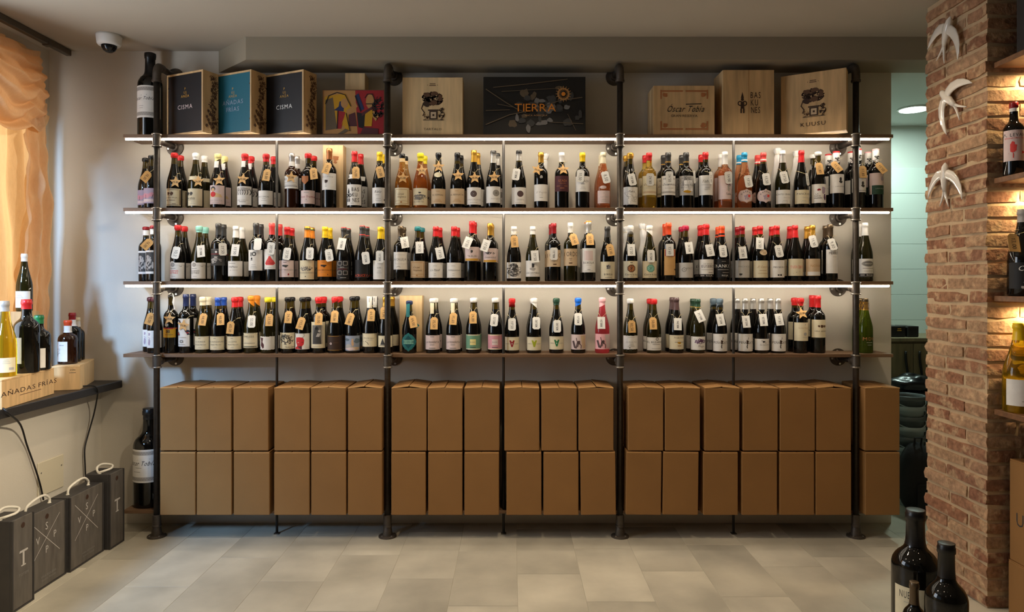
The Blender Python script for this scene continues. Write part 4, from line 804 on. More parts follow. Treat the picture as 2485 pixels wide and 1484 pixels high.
place(2, 773.8, 721, 'bo', 'dark', ('red', 15, 'wax'), (781, 844.5, 'cream', [('r', 0, 31, 26, 46, 'grey'), ('p', [(-9, 53), (-9, 34), (-5, 14), (0, 10), (4, 14), (8, 34), (10, 53)], 'dgrey'), ('d', -1, 16, 3, 'black'), ('d', 6, 22, 3, 'lgrey'), ('p', [(2, 27), (9, 28), (6, 36), (-2, 36)], 'lgrey'), ('r', 0, 59, 20, .8, 'lgrey')]), ('k', 774, 773, 0, '20,00'), 786)
place(2, 813.6, 720.5, 'bu', 'dark', ('red', 13, 'wax', .2), (814.5, 850.5, 'dbrown', [('r', 0, 1, 38, .8, 'gold'), ('r', 0, 35, 38, .8, 'gold'), ('d', -6, 19, 3, 'rosew', 5), ('d', -6, 19, 1.2, 'brown'), ('r', 6, 17, 12, 1, 'brown')]), ('k', 811, 767.7, 2, '135,00'), 825.5)
place(2, 856.8, 720, 'bu', 'dark', ('black', 9, 'wax'), (814.5, 851, 'skyb', [('b', -8, 26, 10, 6, 2, 'lgrey'), ('b', 8, 31, 10, 5, 3, 'beige'), ('b', -10, 10, 7, 4, 4, 'slate'), ('b', 12, 12, 6, 6, 5, 'slate'), ('b', 3, 18, 3, 9, 6, 'flesh'), ('d', 3, 9, 2, 'flesh'), ('b', -2, 32, 14, 4, 9, 'rosew')]), ('k', 848.7, 773.8, 15, '115,00'), 866)
place(2, 898.4, 720, 'bu', 'dark', ('black', 20, 'foil'), (809, 841, 'cream', [T('Michel Berenguer', 0, 11, 3, 'grey', .75, .35), ('r', 2, 16, 16, .8, 'lgrey'), ('l', [(-14, 20), (-8, 19), (-3, 22), (0, 27)], 1.2, 'dgrey')]), ('k', 900, 764, 1, '64,50'), 910.5, seals=[('top', 0, 733, [('r', 0, 0, 10, 28, 'white'), ('r', 1, 8, 6, 8, 'lime'), ('r', 0, -5, 2, 10, 'lgrey')])])
place(2, 936, 720.5, 'bu', 'dark', ('gold', 23, 'foil'), (814.5, 842, 'cream', [('p', [(-10, 22), (-4, 6), (2, 22)], 'dgrey'), ('r', -3, 24, 18, 1, 'dgrey')]), ('k', 931, 759, 0, '19,00'), 952)
vd = [('d', 0, 20, 15, 'dteal', 4, 15)]
place(2, 994, 730, 'bu', 'dark', ('navy', 9, 'wax'), (807, 852.5, 'teal', [('p', [(0, 6), (13, 22.5), (0, 39), (-13, 22.5)], 'dteal'), ('r', 0, 22.5, 24, 10, 'mint'), T('VELDENEGRO', 0, 22.5, 5.5, 'dteal', .48)], dict(form='diamond', hw=80)), ('k', 1002, 780, -12, '64,00'), None, w=39, seals=[strip('teal', 752, 8, 34, -2)])
ped = [('f', 0, 17, 34, 31, .5, 'lgrey'), ('r', 0, 3.5, 10, 1.2, 'grey'), T('LA PEDREÑITA', 0, 16.5, 4.6, 'black', .62), ('r', 0, 23, 11, 1, 'grey'), ('r', 0, 31, 15, 1.2, 'grey')]
for xx, tt, bk in ((1051, ('k', 1053.5, 784, 0, '75,50'), 1057), (1101, ('k', 1099.8, 773, 3, '75,60'), 1105)):
    place(2, xx, 724.5, 'bu', 'dark', ('white', 10, 'wax'), (813.5, 848, 'rosew', ped), tt, bk, w=39, seals=[strip('cream', 748, 8, 26, -1)])
for xx, lc, tt in ((1149, 'sage', ('k', 1148, 769.8, -1, '24,00')), (1202, 'pink', ('w', 1199.7, 776.4, 5, "32'50€"))):
    place(2, xx, 723.6, 'bu', 'dark', ('white', 10, 'wax'), (811.5, 848, lc, [('r', 0, 1.2, 37, 2.4, 'cream'), ('r', 0, 35.3, 37, 2.4, 'cream'), ('r', 0, 18.5, 14, 14, 'pyellow' if lc == 'sage' else 'rosew'), T('BLANC', 0, 18.5, 2.6, 'grey'), ('r', 0, 31, 14, 1.2, 'dgrey')]), tt, xx+3)
invA = lambda c, c2='white': [('p', [(-6.5, 8), (-2.5, 8), (-.6, 13), (-1.8, 24)], c), ('p', [(6.5, 8), (2.5, 8), (.6, 13), (1.8, 24)], c), ('p', [(-2, 14), (2, 14), (2, 24), (-2, 24)], c), ('r', 0, 12.8, 6, 2.2, c), ('r', 0, 16.5, 1.4, 3.4, c2), T('VIÑTA', -10, 16.5, 2.2, 'grey'), T('ALEJO', 10, 16.5, 2.2, 'grey'), ('f', 0, 16, 34, 30, .4, 'lgrey')]
place(2, 1243, 724.5, 'bu', 'dark', ('red', 21, 'arch'), (817.5, 850, 'cream', invA('dred')), ('w', 1243, 786.6, 0, "17'50"), None, w=38)
place(2, 1296.5, 724, 'bu', 'dark', ('white', 17, 'wax', -.4), (817.5, 850, 'cream', invA('lime', 'lime')), ('w', 1302, 783.6, 0, "28'50€"), 1294.5, w=38)
place(2, 1350.5, 723.6, 'bu', 'dark', ('dgreen', 16, 'wax'), (816, 848, 'cream', invA('green')), ('w', 1352.7, 791, 0, "28'50€"), None, w=38)
fig = [('p', [(18, 2), (4, 2), (9, 34), (18, 34)], 'beige'), ('p', [(-15, 16), (-11, 15), (-6, 34), (-11, 33)], 'wineb'), ('p', [(-4, 16), (-2, 20), (-5, 34), (-8, 34)], 'wineb'), ('b', 0, 20, 4, 5, 4, 'wineb'), ('d', 1, 17, 2, 'wineb'), ('l', [(-6, 8), (-5, 14), (-3, 18)], 1.6, 'wineb'), ('l', [(2, 22), (6, 27), (5, 34)], 1.8, 'wineb'), ('l', [(-1, 23), (-3, 30)], 1.8, 'wineb')]
place(2, 1403.5, 723.2, 'bu', 'dark', ('bblue', 17, 'wax', .2), (811.5, 848, 'rosew', fig), ('w', 1404, 774, 1, "17'50€"), None, w=38)
place(2, 1462, 722.4, 'bu', 'ruby', ('lpink', 19, 'wax', .2), (810, 847, 'lpink', [(('p', f[1], 'rosew') if i == 0 else f) for i, f in enumerate(fig)]), ('q', 1460, 782.8, 0, "15'00€"), None, w=38)
place(2, 1530, 725, 'bu', 'olive', ('white', 11, 'wax'), (814.5, 847.5, 'white', [('r', 0, 4, 16, .8, 'lgrey'), T('La Banda Fina', 0, 15, 3.6, 'lgrey', .8, .4)]+lines(20, 3, 16, 'lgrey', 3)+[('r', -4, 29, 3, 1.5, 'dgrey')], dict(form='torn')), ('k', 1534, 791.7, -2, '82,50'), None, w=38)
place(2, 1587, 726, 'bu', 'olive', ('red', 12, 'wax'), (818.5, 850, 'white', [('o', 5, 4, 3, 1.2, 'black'), T('EL BELISARIO', 0, 11.5, 4.6, 'black', .82), ('r', 3, 17, 18, 1, 'grey'), ('r', 3, 27, 22, 1, 'lgrey')]), ('k', 1586, 784, -1, '50,00'), 1578, w=38)
place(2, 1641.4, 722, 'bu', 'dark', ('wineb', 30, 'foil'), (813, 847.5, 'cream', [T('Prado Enea', 4, 6, 4, 'brown', .85), ('r', 4, 17, 22, 1.2, 'grey'), ('b', 4, 19, 5, 3, 4, 'ochre'), ('r', 4, 26, 9, 1.6, 'tan'), ('f', 0, 17, 35, 32, .4, 'lgrey')]), ('q', 1645.7, 786, 2, "145'00€"), 1632, w=38)
place(2, 1693.4, 725.6, 'bu', 'olive', ('dgreen', 23, 'foil', 0, [('gold', 19, 20.5)]), (816.5, 849, 'white', [('b', -5, 12, 7, 5, 3, 'mauve'), ('b', 5, 11, 6, 4, 4, 'purple'), ('s', 0, 11, 28, 12, 16, 4, 'purple', 1), T('Muga', 4, 23, 5, 'grey', .9, .2), ('l', [(-16, 3), (-11, 7)], 1, 'dgrey')]), ('q', 1701, 766.5, -22, "21'50€"), 1682, w=39)
pen = [('r', 0, 5, 12, .8, 'lgrey'), T('PEÑA', -9.5, 21, 6, 'black', .6), T('GATO', 9.5, 21, 6, 'black', .6), ('b', 0, 20, 3, 6, 3, 'dbrown'), ('l', [(0, 26), (-1, 31), (0, 35)], 2.4, 'dgrey'), ('l', [(1, 14), (3, 11), (2, 8)], 1, 'dgrey'), ('r', 0, 39, 14, .7, 'lgrey')]
place(2, 1747, 725, 'bu', 'dark', ('slate', 24, 'arch'), (810, 852, 'white', pen), ('q', 1750.7, 775.6, -8, "35'50€"), 1731.5, w=38)
place(2, 1808.5, 724.5, 'bu', 'dark', ('silver', 26, 'foil'), (810, 852, 'white', pen), ('q', 1812.7, 780, -3, "20'50€"), 1789.5, w=38)
place(2, 1848, 724.7, 'bu', 'dark', ('silver', 26, 'foil'), (822, 850, 'white', [('b', 0, 7, 4, 2.4, 3, 'dgrey'), ('l', [(-5, 4), (0, 8)], 1.6, 'dgrey'), ('d', 5, 10, 1, 'dgrey'), T('La Lucerna', 2, 14, 4, 'grey', .75, .3)]), ('q', 1854.7, 776, -3, "15'50€"), 1828)
place(2, 1888.7, 724.5, 'bu', 'dark', ('silver', 26, 'foil'), (810, 852, 'white', pen), ('q', 1893.6, 775, -6, "17'80"), 1870, w=38)
place(2, 1943, 723.6, 'bo', 'dark', ('red', 18, 'wax'), (782.5, 827, 'cream', [('r', 5, 5, 2, 3, 'lgrey'), T('Conde Alvarez', 3, 13, 3.4, 'tan', .8), ('d', 5, 28, 4, 'lgrey'), ('r', 5, 36, 12, .8, 'lgrey')]), ('s', 1949, 759.6, -8, '22,00'), 1928.5)
place(2, 1985.3, 717, 'bo', 'dark', ('red', 29, 'foil'), (775.5, 819, 'cream', [('b', 3, 16, 5, 4, 3, 'brown'), ('b', -4, 16, 3, 3, 4, 'brown'), ('b', 10, 16, 3, 3, 5, 'brown'), T('VIÑA ARDIOLA', 3, 28, 3.4, 'brown', .9)]), None, 1971)
place(2, 2100, 724.5, 'bu', 'green', ('gold', 28, 'foil', 0, [('black', 0, 7)]), None, None, 2087, seals=[('glass', 0, 822, [T('M', -8, 0, 8, 'copper', 1.1), T('DV', 7, 0, 8, 'copper', 1), ('r', 2, 9, 14, 1, 'lgrey'), ('r', 2, 15, 10, 1, 'lgrey')]), ('neck', 0, 742, [('l', [(-7+3.5*i, -9), (-3.5+3.5*i, 9)], .8, 'dbrown') for i in range(-1, 4)]+[('l', [(-3.5+3.5*i, -9), (-7+3.5*i, 9)], .8, 'dbrown') for i in range(-1, 5)])])

# bottles wrapped in white tissue, standing at the back
tism = mat('tissue_paper', (232, 230, 226), .8, bump=.6, bscale=70)
def wrapped(row, x, top, lean, label, glass_back=True):
    base = SHZ[row+1]; H = ZW(top, YBK)-base; b = MB(); seg = 22; R = random.Random(int(x)); prof = [(.030, 0), (.0345, .006), (.036, .03), (.036, .38*H), (.033, .5*H), (.024, .62*H), (.018, .72*H), (.017, .84*H), (.012, .89*H), (.019, .94*H), (.021, .98*H), (.006, H)]
    vs = []
    for k, (r, z) in enumerate(prof):
        for i in range(seg):
            a = 2*math.pi*i/seg; q = r*(1+.10*math.sin(5*a+k*1.3)+R.uniform(-.06, .06)); t = max(0, z/H-.6)
            vs.append((q*math.sin(a)+lean*t, -q*math.cos(a), z))
    fs = [(k*seg+i, k*seg+(i+1) % seg, (k+1)*seg+(i+1) % seg, (k+1)*seg+i) for k in range(len(prof)-1) for i in range(seg)]+[tuple(range(seg-1, -1, -1)), tuple((len(prof)-1)*seg+i for i in range(seg))]
    b.add(vs, fs); o = b.build('wrapped_bottle', tism, None, True, (XW(x, YBK), YBK, base+.0004)); tag(o, label, 'bottle', 'tissue-wrapped bottles')
    b = MB(); z = .89*H; t = z/H-.6
    b.tube([(.013*math.cos(a)+lean*t, .013*math.sin(a), z) for a in [i*math.pi/6 for i in range(12)]], .0012, 5, closed=True); b.build('tie', STRM, o)
wrapped(0, 1886, 358, .01, 'bottle wrapped in white tissue behind a silver-topped bottle, right bay, upper shelf')
wrapped(0, 1931, 365, .02, 'bottle wrapped in white tissue behind a red-topped bottle, right bay, upper shelf')
wrapped(0, 1318, 372, .04, 'bottle in translucent white wrap behind a gold-topped bottle, centre bay, upper shelf')
wrapped(1, 1521, 549, .0, 'white-wrapped bottle behind brown rosette label bottle, right bay, middle shelf')
wrapped(1, 1564, 541, -.03, 'white-wrapped bottle with knotted top behind green rosette label bottle, middle shelf')

# torn ribbon on the black-topped bottle of the lower shelf
rb = [o for o in bpy.data.objects if o.name.startswith('wine_bottle') and 'ochre label' in o.get('label', '')][0]
b = MB(); pts = [(-.004, -.016, .318), (.004, -.016, .326), (.014, -.012, .322), (.020, -.012, .300), (.017, -.013, .275), (.021, -.014, .255), (.028, -.020, .235)]
vs = []
for i, p in enumerate(pts): w_ = .004+.002*math.sin(i*2.1); vs += [(p[0]-w_, p[1], p[2]), (p[0]+w_, p[1]-.002, p[2]+.002), (p[0]+w_, p[1]-.001, p[2]+.002), (p[0]-w_, p[1]+.001, p[2])]
fs = [(4*i+q, 4*i+(q+1) % 4, 4*i+4+(q+1) % 4, 4*i+4+q) for i in range(len(pts)-1) for q in range(4)]
b.add(vs, fs); b.build('ribbon', tism, rb)
# ------------------------------------------------------------------ wooden boxes standing on bottle shelves and on the top board
pine = mat('pine_wood', (206, 170, 122), .6, bump=.06, bscale=60, var=.22, vscale=7, stretch=(5, 5, .5), detail=7)
pine2 = mat('pine_wood_light', (222, 190, 142), .6, bump=.06, bscale=60, var=.16, vscale=7, stretch=(6, 6, .5), detail=7)
def wood_box(name, c, w_, d, h, rz, label, art=None, panel=None, lid=True, side_art=None, k=None, m=None, horiz=False, grp=None):
    """c = front face, bottom centre; local x along the face, y into depth"""
    m = m or pine; r = empty(name, c, rz); b = MB(); t = .010
    if panel:                                             # frame of four boards with a recessed printed sliding panel
        b.box(-w_/2, w_/2, .008, d, 0, h, .0012); b.build('body', m, r)
        for nm, q in (('frame_board', (-w_/2, -w_/2+t, 0, h)), ('frame_board', (w_/2-t, w_/2, 0, h)), ('frame_board', (-w_/2+t, w_/2-t, h-t, h)), ('frame_board', (-w_/2+t, w_/2-t, 0, t))):
            b = MB(); b.box(q[0], q[1], 0, .008, q[2], q[3], .0008); b.build(nm, m, r)
        b = MB(); b.box(-w_/2+t, w_/2-t, .004, .008, t, h-t); face = b.build('panel', panel, r); yo = .0035
        for sx in (-1, 1):
            for zz in (.22, .78):
                b = MB(); b.lathe([(.004, -.001), (.004, .0005)], 8, M=Matrix.Translation((sx*(w_/2-t-.002), .001, h*zz)) @ Matrix.Rotation(math.pi/2, 4, 'X')); b.build('nail', ink('dbrown'), r)
    else:
        b.box(-w_/2, w_/2, .006, d, 0, h, .0012); b.build('body', m, r)
        b = MB(); b.box(-w_/2+.0005, w_/2-.0005, 0, .0057, .001, h-.001, .0008); face = b.build('lid', m, r); yo = -.0003
    if art: decal('print', art, lambda u, v, li: (u*k, yo-.00015*li-.0002, h/2-v*k), face)
    if side_art:
        s, sa = side_art
        decal('side_print', sa, lambda u, v, li: (s*(w_/2+.0004+.0001*li), d/2+u*k*s, h/2-v*k), r)
    return tag(r, label, 'box', grp)
z1 = SHZ[0]+.0004
blackp = mat('panel_black', (26, 23, 25), .5); tealp = mat('panel_teal', (22, 98, 116), .5)
kk = 3.75/F
vine = [('s', 8+4*math.sin(i*.7), -60+i*9, 20, 16, 9, i+3, 'brown', 1.6) for i in range(14)]+[('b', 8+6*math.sin(i*1.7), -60+i*9, 4, 4, i, 'brown') for i in range(14)]+[('b', -8+5*math.sin(i*2.1), 22+i*7, 4, 4, i+30, 'brown') for i in range(6)]
puj = [T('P', 0, -36, 6, 'gold'), ('t', 'UJ', 0, -27, 6, 'gold', 1, 0, .2), ('t', 'ANZA', 0, -18, 6, 'gold', 1, 0, .2)]
ang = math.atan2(.115, .2485)
for i, (dx, pn, tx, nm) in enumerate(((0, blackp, [('t', 'CISMA', 0, 8, 10.5, 'rosew', 1.05, 0, .2)], 'pine wine case with black panel, nearest the left post on the top board'),
                                      (.2565, tealp, [('t', 'AÑADAS', 0, -3, 10.5, 'skyb', 1.0, 0, .16), ('t', 'FRÍAS', 0, 14, 10.5, 'skyb', 1.0, 0, .16)], 'pine wine case with teal front panel on the top board'),
                                      (.5331, blackp, [('t', 'CISMA', 0, 8, 10.5, 'white', 1.05, 0, .2)], 'pine wine case with black panel, right of the teal case, top board'))):
    cx, cy = (-1.636-1.8845)/2+dx, (3.708+3.823)/2
    wood_box('wine_case', (cx, cy, z1), .272, .104, .332, -ang, nm, puj+tx, pn, k=kk, side_art=(1, vine), grp='pine wine cases on the top board')
# painted board and the pine box behind it
Yp = 3.775; kp = Yp/F
pw, ph = 150*kp, 108*kp
paint = [('p', [(-75, -54), (8, -54), (14, 54), (-75, 54)], 'tan'), ('p', [(4, -54), (75, -54), (75, 54), (10, 54)], 'dred'), ('p', [(-70, -38), (-20, -46), (-6, -20), (-10, 30), (-70, 40)], 'ochre'), ('p', [(-68, -30), (-50, -36), (-40, 40), (-68, 44)], 'bronze'), ('p', [(-48, -5), (-24, -2), (-22, -28), (-34, -26), (-36, -14)], 'navy'),
         ('d', -22, -22, 9, 'tan', 12, 12), ('p', [(-18, -4), (6, -22), (10, -14), (-14, 8)], 'tan'), ('p', [(-38, -4), (-20, 0), (-30, 40), (-40, 40)], 'dred'), ('p', [(-30, 30), (-18, 2), (-10, 44), (-20, 44), (-24, 20)], 'ochre'), ('p', [(-12, 6), (4, 0), (8, 34), (-12, 34)], 'maroon'),
         ('p', [(4, -40), (12, -46), (26, -8), (16, -2)], 'navy'), ('d', 40, -26, 10, 'tan', 12, 18), ('p', [(30, -4), (48, -6), (44, 34), (24, 34)], 'ochre'), ('p', [(8, 0), (28, 4), (26, 40), (12, 36)], 'black'), ('p', [(20, 2), (48, -16), (46, -8), (20, 10)], 'maroon'), ('p', [(48, -4), (62, 8), (54, 22), (46, 10)], 'tan'), ('p', [(16, 54), (24, 36), (60, 40), (60, 54)], 'maroon'), ('s', 60, -10, 26, 50, 22, 5, 'black', 2), ('p', [(-40, 54), (-20, 40), (-10, 44), (-30, 54)], 'bronze'),
         ('l', [(-68, -20), (-60, -40), (-40, -48), (-20, -42), (-6, -14)], 2, 'black'), ('l', [(-38, -4), (-40, 40)], 2, 'black'), ('l', [(-18, 2), (-8, 46)], 2, 'black'), ('l', [(28, -34), (34, -44), (46, -44), (51, -30), (48, -4)], 2, 'black'), ('l', [(30, -20), (50, -20)], 2, 'black'), ('l', [(4, -40), (18, 0)], 2, 'black'), ('f', 0, 0, 149, 107, 1.5, 'brown')]
wood_box('painted_box', (XW(858.5, Yp), Yp, z1), pw, .05, ph, 0, 'wooden box lid painted with colourful angular figures in red, yellow and blue', paint, k=kp)
wood_box('bottle_box', (XW(862, 3.84), 3.84, z1), .109, .1, .352, 0, 'plain tall pine bottle box standing behind the colourful painted box', m=pine2)
def emblem(s=1):
    return [('s', 0, -18*s, 46*s, 30*s, 60, 5, 'dbrown', 1.8*s), ('b', -14*s, -28*s, 9*s, 6*s, 1, 'brown'), ('b', 4*s, -30*s, 9*s, 6*s, 2, 'brown'), ('b', 18*s, -20*s, 6*s, 9*s, 3, 'brown'), ('b', -14*s, -4*s, 10*s, 8*s, 4, 'dbrown'), ('l', [(-22*s, -8*s), (-27*s, 6*s), (-20*s, 16*s), (-24*s, 24*s)], 2.4*s, 'dbrown'), ('b', 2*s, -8*s, 10*s, 6*s, 5, 'brown'),
            ('r', 2*s, 10*s, 26*s, 3*s, 'dbrown'), ('r', 2*s, 22*s, 20*s, 20*s, 'dbrown'), ('r', 2*s, 22*s, 13*s, 15*s, 'beige'), ('d', 2*s, 22*s, 3.4*s, 'dbrown', 4), ('s', -16*s, 26*s, 16*s, 14*s, 12, 7, 'brown', 1.4*s), ('s', 22*s, 18*s, 12*s, 30*s, 16, 8, 'dbrown', 1.6*s), ('r', 2*s, 34*s, 50*s, 1.4*s, 'dbrown')]
hdr = [('r', 0, -54, 14, 2, 'brown'), ('r', 0, -50, 16, 2, 'brown'), ('d', -12, -51, .9, 'brown'), ('d', 12, -51, .9, 'brown')]
Y_ = 3.785; k_ = Y_/F
wood_box('wine_case', (XW(1050.3, Y_), Y_, z1), 146.5*k_, .1, 140*k_, 0, 'pale wooden wine case with engraved tree emblem in the centre bay, top board', hdr+emblem(1.0)+[('t', 'TARTALO', 0, 56, 5.4, 'dbrown', 1.05, 0, .2)], k=k_, m=pine2)
blk = mat('box_black', (20, 18, 17), .5)
R_ = random.Random(4)
stones = []
for _ in range(46):
    u, v = R_.gauss(24, 42), R_.gauss(4, 30)
    if abs(u) < 112 and abs(v) < 60: stones.append(('b', u, v, R_.uniform(4, 13), R_.uniform(4, 12), R_.randint(0, 999), R_.choice(['dgrey', 'grey', 'bronze', 'dgrey'])))
tw = [('l', [(-118, -40), (-70, -8), (-40, 10)], 2, 'bronze'), ('l', [(-118, 46), (-60, 22), (-10, 12), (60, -12), (116, -20)], 2.2, 'bronze'), ('l', [(-100, -44), (-20, -52), (80, -64)], 1.8, 'bronze'), ('l', [(-118, 12), (-60, 10)], 1.6, 'bronze'), ('l', [(-90, -4), (-50, 4), (-20, 18)], 1.5, 'bronze'), ('l', [(40, 40), (118, 44)], 1.4, 'bronze'), ('l', [(-80, -34), (60, -42)], 1.2, 'bronze'), ('l', [(80, 20), (100, 60)], 1.2, 'bronze')]
sun = [('o', 70, -28, 13, 4, 'tan'), ('d', 70, -28, 5, 'orange')]+[('l', [(70+8*math.cos(a), -28+8*math.sin(a)), (70+19*math.cos(a), -28+19*math.sin(a))], 1.4, 'tan') for a in [i*math.pi/8 for i in range(16)]]
wood_box('gift_box', (XW(1297.5, 3.79), 3.79, z1), 248*3.79/F, .1, 142*3.79/F, 0, 'wide black box printed with stones, twigs and orange lettering, top board', stones+tw+sun+[T('TIERRA', 2, 5, 19, 'orange', 1.12), T('FINCA AGRICOLA', 4, 24, 3.6, 'tan', 1.3)], k=3.79/F, m=blk)
k_ = 3.778/F
orn = []
for sx in (-1, 1):
    for sy in (-1, 1):
        orn += [('b', sx*46, sy*37, 7, 6, 3+sx+sy, 'copper'), ('r', sx*56, sy*38, 3.4, 22, 'copper'), ('r', sx*30, sy*46, 54, 3.6, 'copper')]
wood_box('wine_case', (XW(1660.7, 3.778), 3.778, z1), 148.5*k_, .165, 119.5*k_, 0, 'low pine case with ornate brown corner print and signature, top board', orn+[T('Óscar Tobía', 2, -3, 15, 'black', .72, .38), ('l', [(4, -14), (42, -15)], 1.8, 'black'), T('GRAN RESERVA', 0, 14, 5.4, 'dbrown', 1.15)], k=k_)
wood_box('wine_case', (XW(1817, 3.772), 3.772, z1), 124.8*3.772/F, .17, 157*3.772/F, 0, 'tall pine case with dark figure emblem and stacked letters, top board', bask(-15, 1, 54, 'dbrown')+[T('BAS', 17, -17, 15, 'dbrown', .6), T('KU', 14, 1, 15, 'dbrown', .6), T('NES', 17, 19, 15, 'dbrown', .56), ('r', 0.5, 0, 1.2, 155, 'tan')], k=3.772/F, m=pine)
a2 = math.atan2(.1629, .2797); k_ = 3.72/F
wood_box('wine_case', ((1.744+1.4646)/2, (3.6535+3.816)/2, z1), .3237, .09, .325, -a2, 'pine wine case turned aside with tree emblem beside the rightmost post', [(x if x[0] not in ('r', 'd') else x) for x in hdr]+emblem(1.0)+[('t', 'KUUSU', 0, 52, 9.5, 'dbrown', 1.15, 0, .25)], k=k_)
# boxes behind bottles
wood_box('bottle_box', (XW(808.7, 3.872), 3.872, SHZ[1]+.0004), 49.5*3.872/F, .07, ZW(351.5, 3.872)-SHZ[1], 0, 'tall pale pine bottle box behind a copper-topped bottle, upper shelf', [('b', 6, -46, 9, 7, 3, 'copper'), ('b', 6, -36, 5, 4, 4, 'copper')], k=3.872/F, m=pine2)
wood_box('bottle_box', (XW(997.5, 3.872), 3.872, SHZ[3]+.0004), 55*3.872/F, .07, ZW(717, 3.872)-SHZ[3], 0, 'tall pale pine bottle box behind the teal diamond bottle, lower shelf', [('p', [(0, -16), (21, 4), (0, 24), (-21, 4)], 'teal')], k=3.872/F, m=pine2)

# ------------------------------------------------------------------ big-format bottles at the shelving
def big(px, Y, base, H, R, shape, glass, cap, label, lab_, name='magnum_bottle', seg=36, rz=0, grp=None):
    o = bottle((XW(px, Y), Y, base+.0004), H, R, shape, glass, cap, label, neck=False, name=name, seg=seg, rz=rz)
    return tag(o, lab_, 'bottle', grp)
guil = lambda v, wd: [('r', 0, v, wd, 9, 'lgrey'), ('l', [(-wd/2+i*3, v+(2.5 if i % 2 else -2.5)) for i in range(int(wd/3))], .8, 'grey')]
k_ = 3.80/F
big(365, 3.868, SHZ[0], ZW(130, 3.868)-SHZ[0], .064, 'bo', 'dark', ('black', 62*k_, 'wax'), (ZW(285, 3.81)-SHZ[0], ZW(207, 3.81)-SHZ[0], 'white', guil(8, 50)+[T('Óscar Tobía', -6, 31, 8, 'black', .8, .38), ('l', [(-8, 24), (6, 23)], 1, 'black'), ('r', -8, 50, 12, 1, 'lgrey'), ('r', -8, 55, 10, 1, 'lgrey')]+guil(69, 50), k_, {}), 'large dark bottle with white label on the top board, left end')
k_ = 3.79/F
big(362.5, 3.866, SHZ[4], ZW(990, 3.866)-SHZ[4], .080, 'bo', 'dark', ('black', 26*k_, 'foil'), (ZW(1171, 3.79)-SHZ[4], ZW(1091, 3.79)-SHZ[4], 'white', guil(9, 60)+[T('Óscar Tobía', -6, 33, 11, 'black', .72, .38), ('l', [(-10, 25), (18, 23)], 1.2, 'black'), ('r', -8, 44, 16, 1.2, 'lgrey'), ('r', -12, 54, 18, 1.2, 'lgrey')]+guil(71, 60), k_, {}), 'very large dark bottle on the lowest board beside the cartons')

# ------------------------------------------------------------------ window ledge: cases and bottles
LZ = .806
def at_ledge(px, py, z=LZ): Y = (CAMH-z)*F/(py-CY); return XW(px, Y), Y
r = empty('wine_case', (-2.195, 3.014, LZ+.0004), math.atan2(3.46-3.014, -2.262+2.195))
L_ = math.hypot(.446, .067); dW, hC = .21, .128
b = MB(); b.box(0, L_, .008, dW, 0, hC-.008, .001); b.build('body', pine, r)
b = MB(); b.box(0, L_, 0, dW, hC-.008, hC, .001); b.build('lid', pine, r)
b = MB(); b.box(.0, L_, 0, .0078, .0005, hC-.0085, .001); fb = b.build('front_board', pine, r)
kl = 3.25/F
decal('print', [('t', 'AÑADAS FRÍAS', 0, 0, 13, 'dbrown', .95, 0, .12), ('r', 0, 14, 50, 1.6, 'brown')], lambda u, v, li: (L_*.52+u*kl*1.95, -.0004-.0001*li, hC*.5-v*kl*.85), fb)
tag(r, 'long low pine wine case with dark serif lettering on the window ledge', 'box')
LT = LZ+hC+.0008
def free(X, Y, base, H, R, shape, glass, cap, label, text, rz=0, name='wine_bottle', neck=False):
    o = bottle((X, Y, base), H, R, shape, glass, cap, label, neck=neck, name=name, rz=rz, seg=32); return tag(o, text, 'bottle')
rzl = -.62
k_ = 3.2/F
free(XW(12, 3.14), 3.14, LT, .336, .046, 'bu', 'gold', ('lgrey', .046, 'foil'), (.02, .085, 'cream', lines(5, 3, 16)+[('r', 10, 26, 10, 6, 'lgrey')], k_, dict(turn=.75, hw=50)), 'yellow white-wine bottle with grey cap on the lettered ledge case')
free(XW(65, 3.28), 3.28, LT, .340, .0535, 'bo', 'dark', ('red', .044, 'foil'), (.045, .165, 'lgrey', [], k_, dict(turn=-.5, hw=42)), 'large dark bottle with red cap and grey label on the lettered ledge case', name='magnum_bottle')
free(XW(95, 3.385), 3.385, LT, .262, .0495, 'bo', 'dark', ('green', .040, 'foil') if False else ('dgreen', .040, 'foil', 0, [('green', 0, .040)]), (.012, .105, 'white', [T('LA', 6, 8, 4, 'black'), T('LOMA', 6, 13, 4, 'black'), ('r', 4, 24, 12, 1, 'lgrey'), ('r', 4, 30, 12, 1, 'lgrey')], k_, dict(turn=.1, hw=60)), 'dark bottle with green cap at far end of the lettered ledge case', name='magnum_bottle')
wood_box('bottle_box', (-2.435, 3.46, LZ+.0004), .085, .085, .405, 0, 'tall plain pine bottle box standing on the ledge before the curtain', m=pine)
free(-2.438, 3.502, LZ+.4062, .286, .036, 'bu', 'olive', ('white', .038, 'foil'), (.018, .10, 'white', lines(10, 3, 18), k_, {}), 'white-capped bottle on top of the tall ledge box before the curtain')
r = empty('wine_case', (-2.333, 3.55, LZ+.0004), math.atan2(.043, .116)); w2, d2, h2 = .124, .35, .124
b = MB(); b.box(0, w2, .006, d2-.006, 0, h2-.008, .001); b.build('body', pine2, r)
b = MB(); b.box(0, w2, 0, d2, h2-.008, h2, .001); b.build('lid', pine2, r)
b = MB(); b.box(0, w2, 0, .0058, .0005, h2-.0085, .001); fb = b.build('front_board', pine, r)
decal('print', [T('2016', 0, -3, 4.5, 'black', 1.1), ('r', 0, 4, 14, 1.2, 'dgrey')], lambda u, v, li: (w2*.74+u*.0021, -.0004-.0001*li, h2*.78-v*.0021), fb)
tag(r, 'small pale pine wine case with dark date stamp on the window ledge', 'box')
LT2 = LZ+h2+.0008
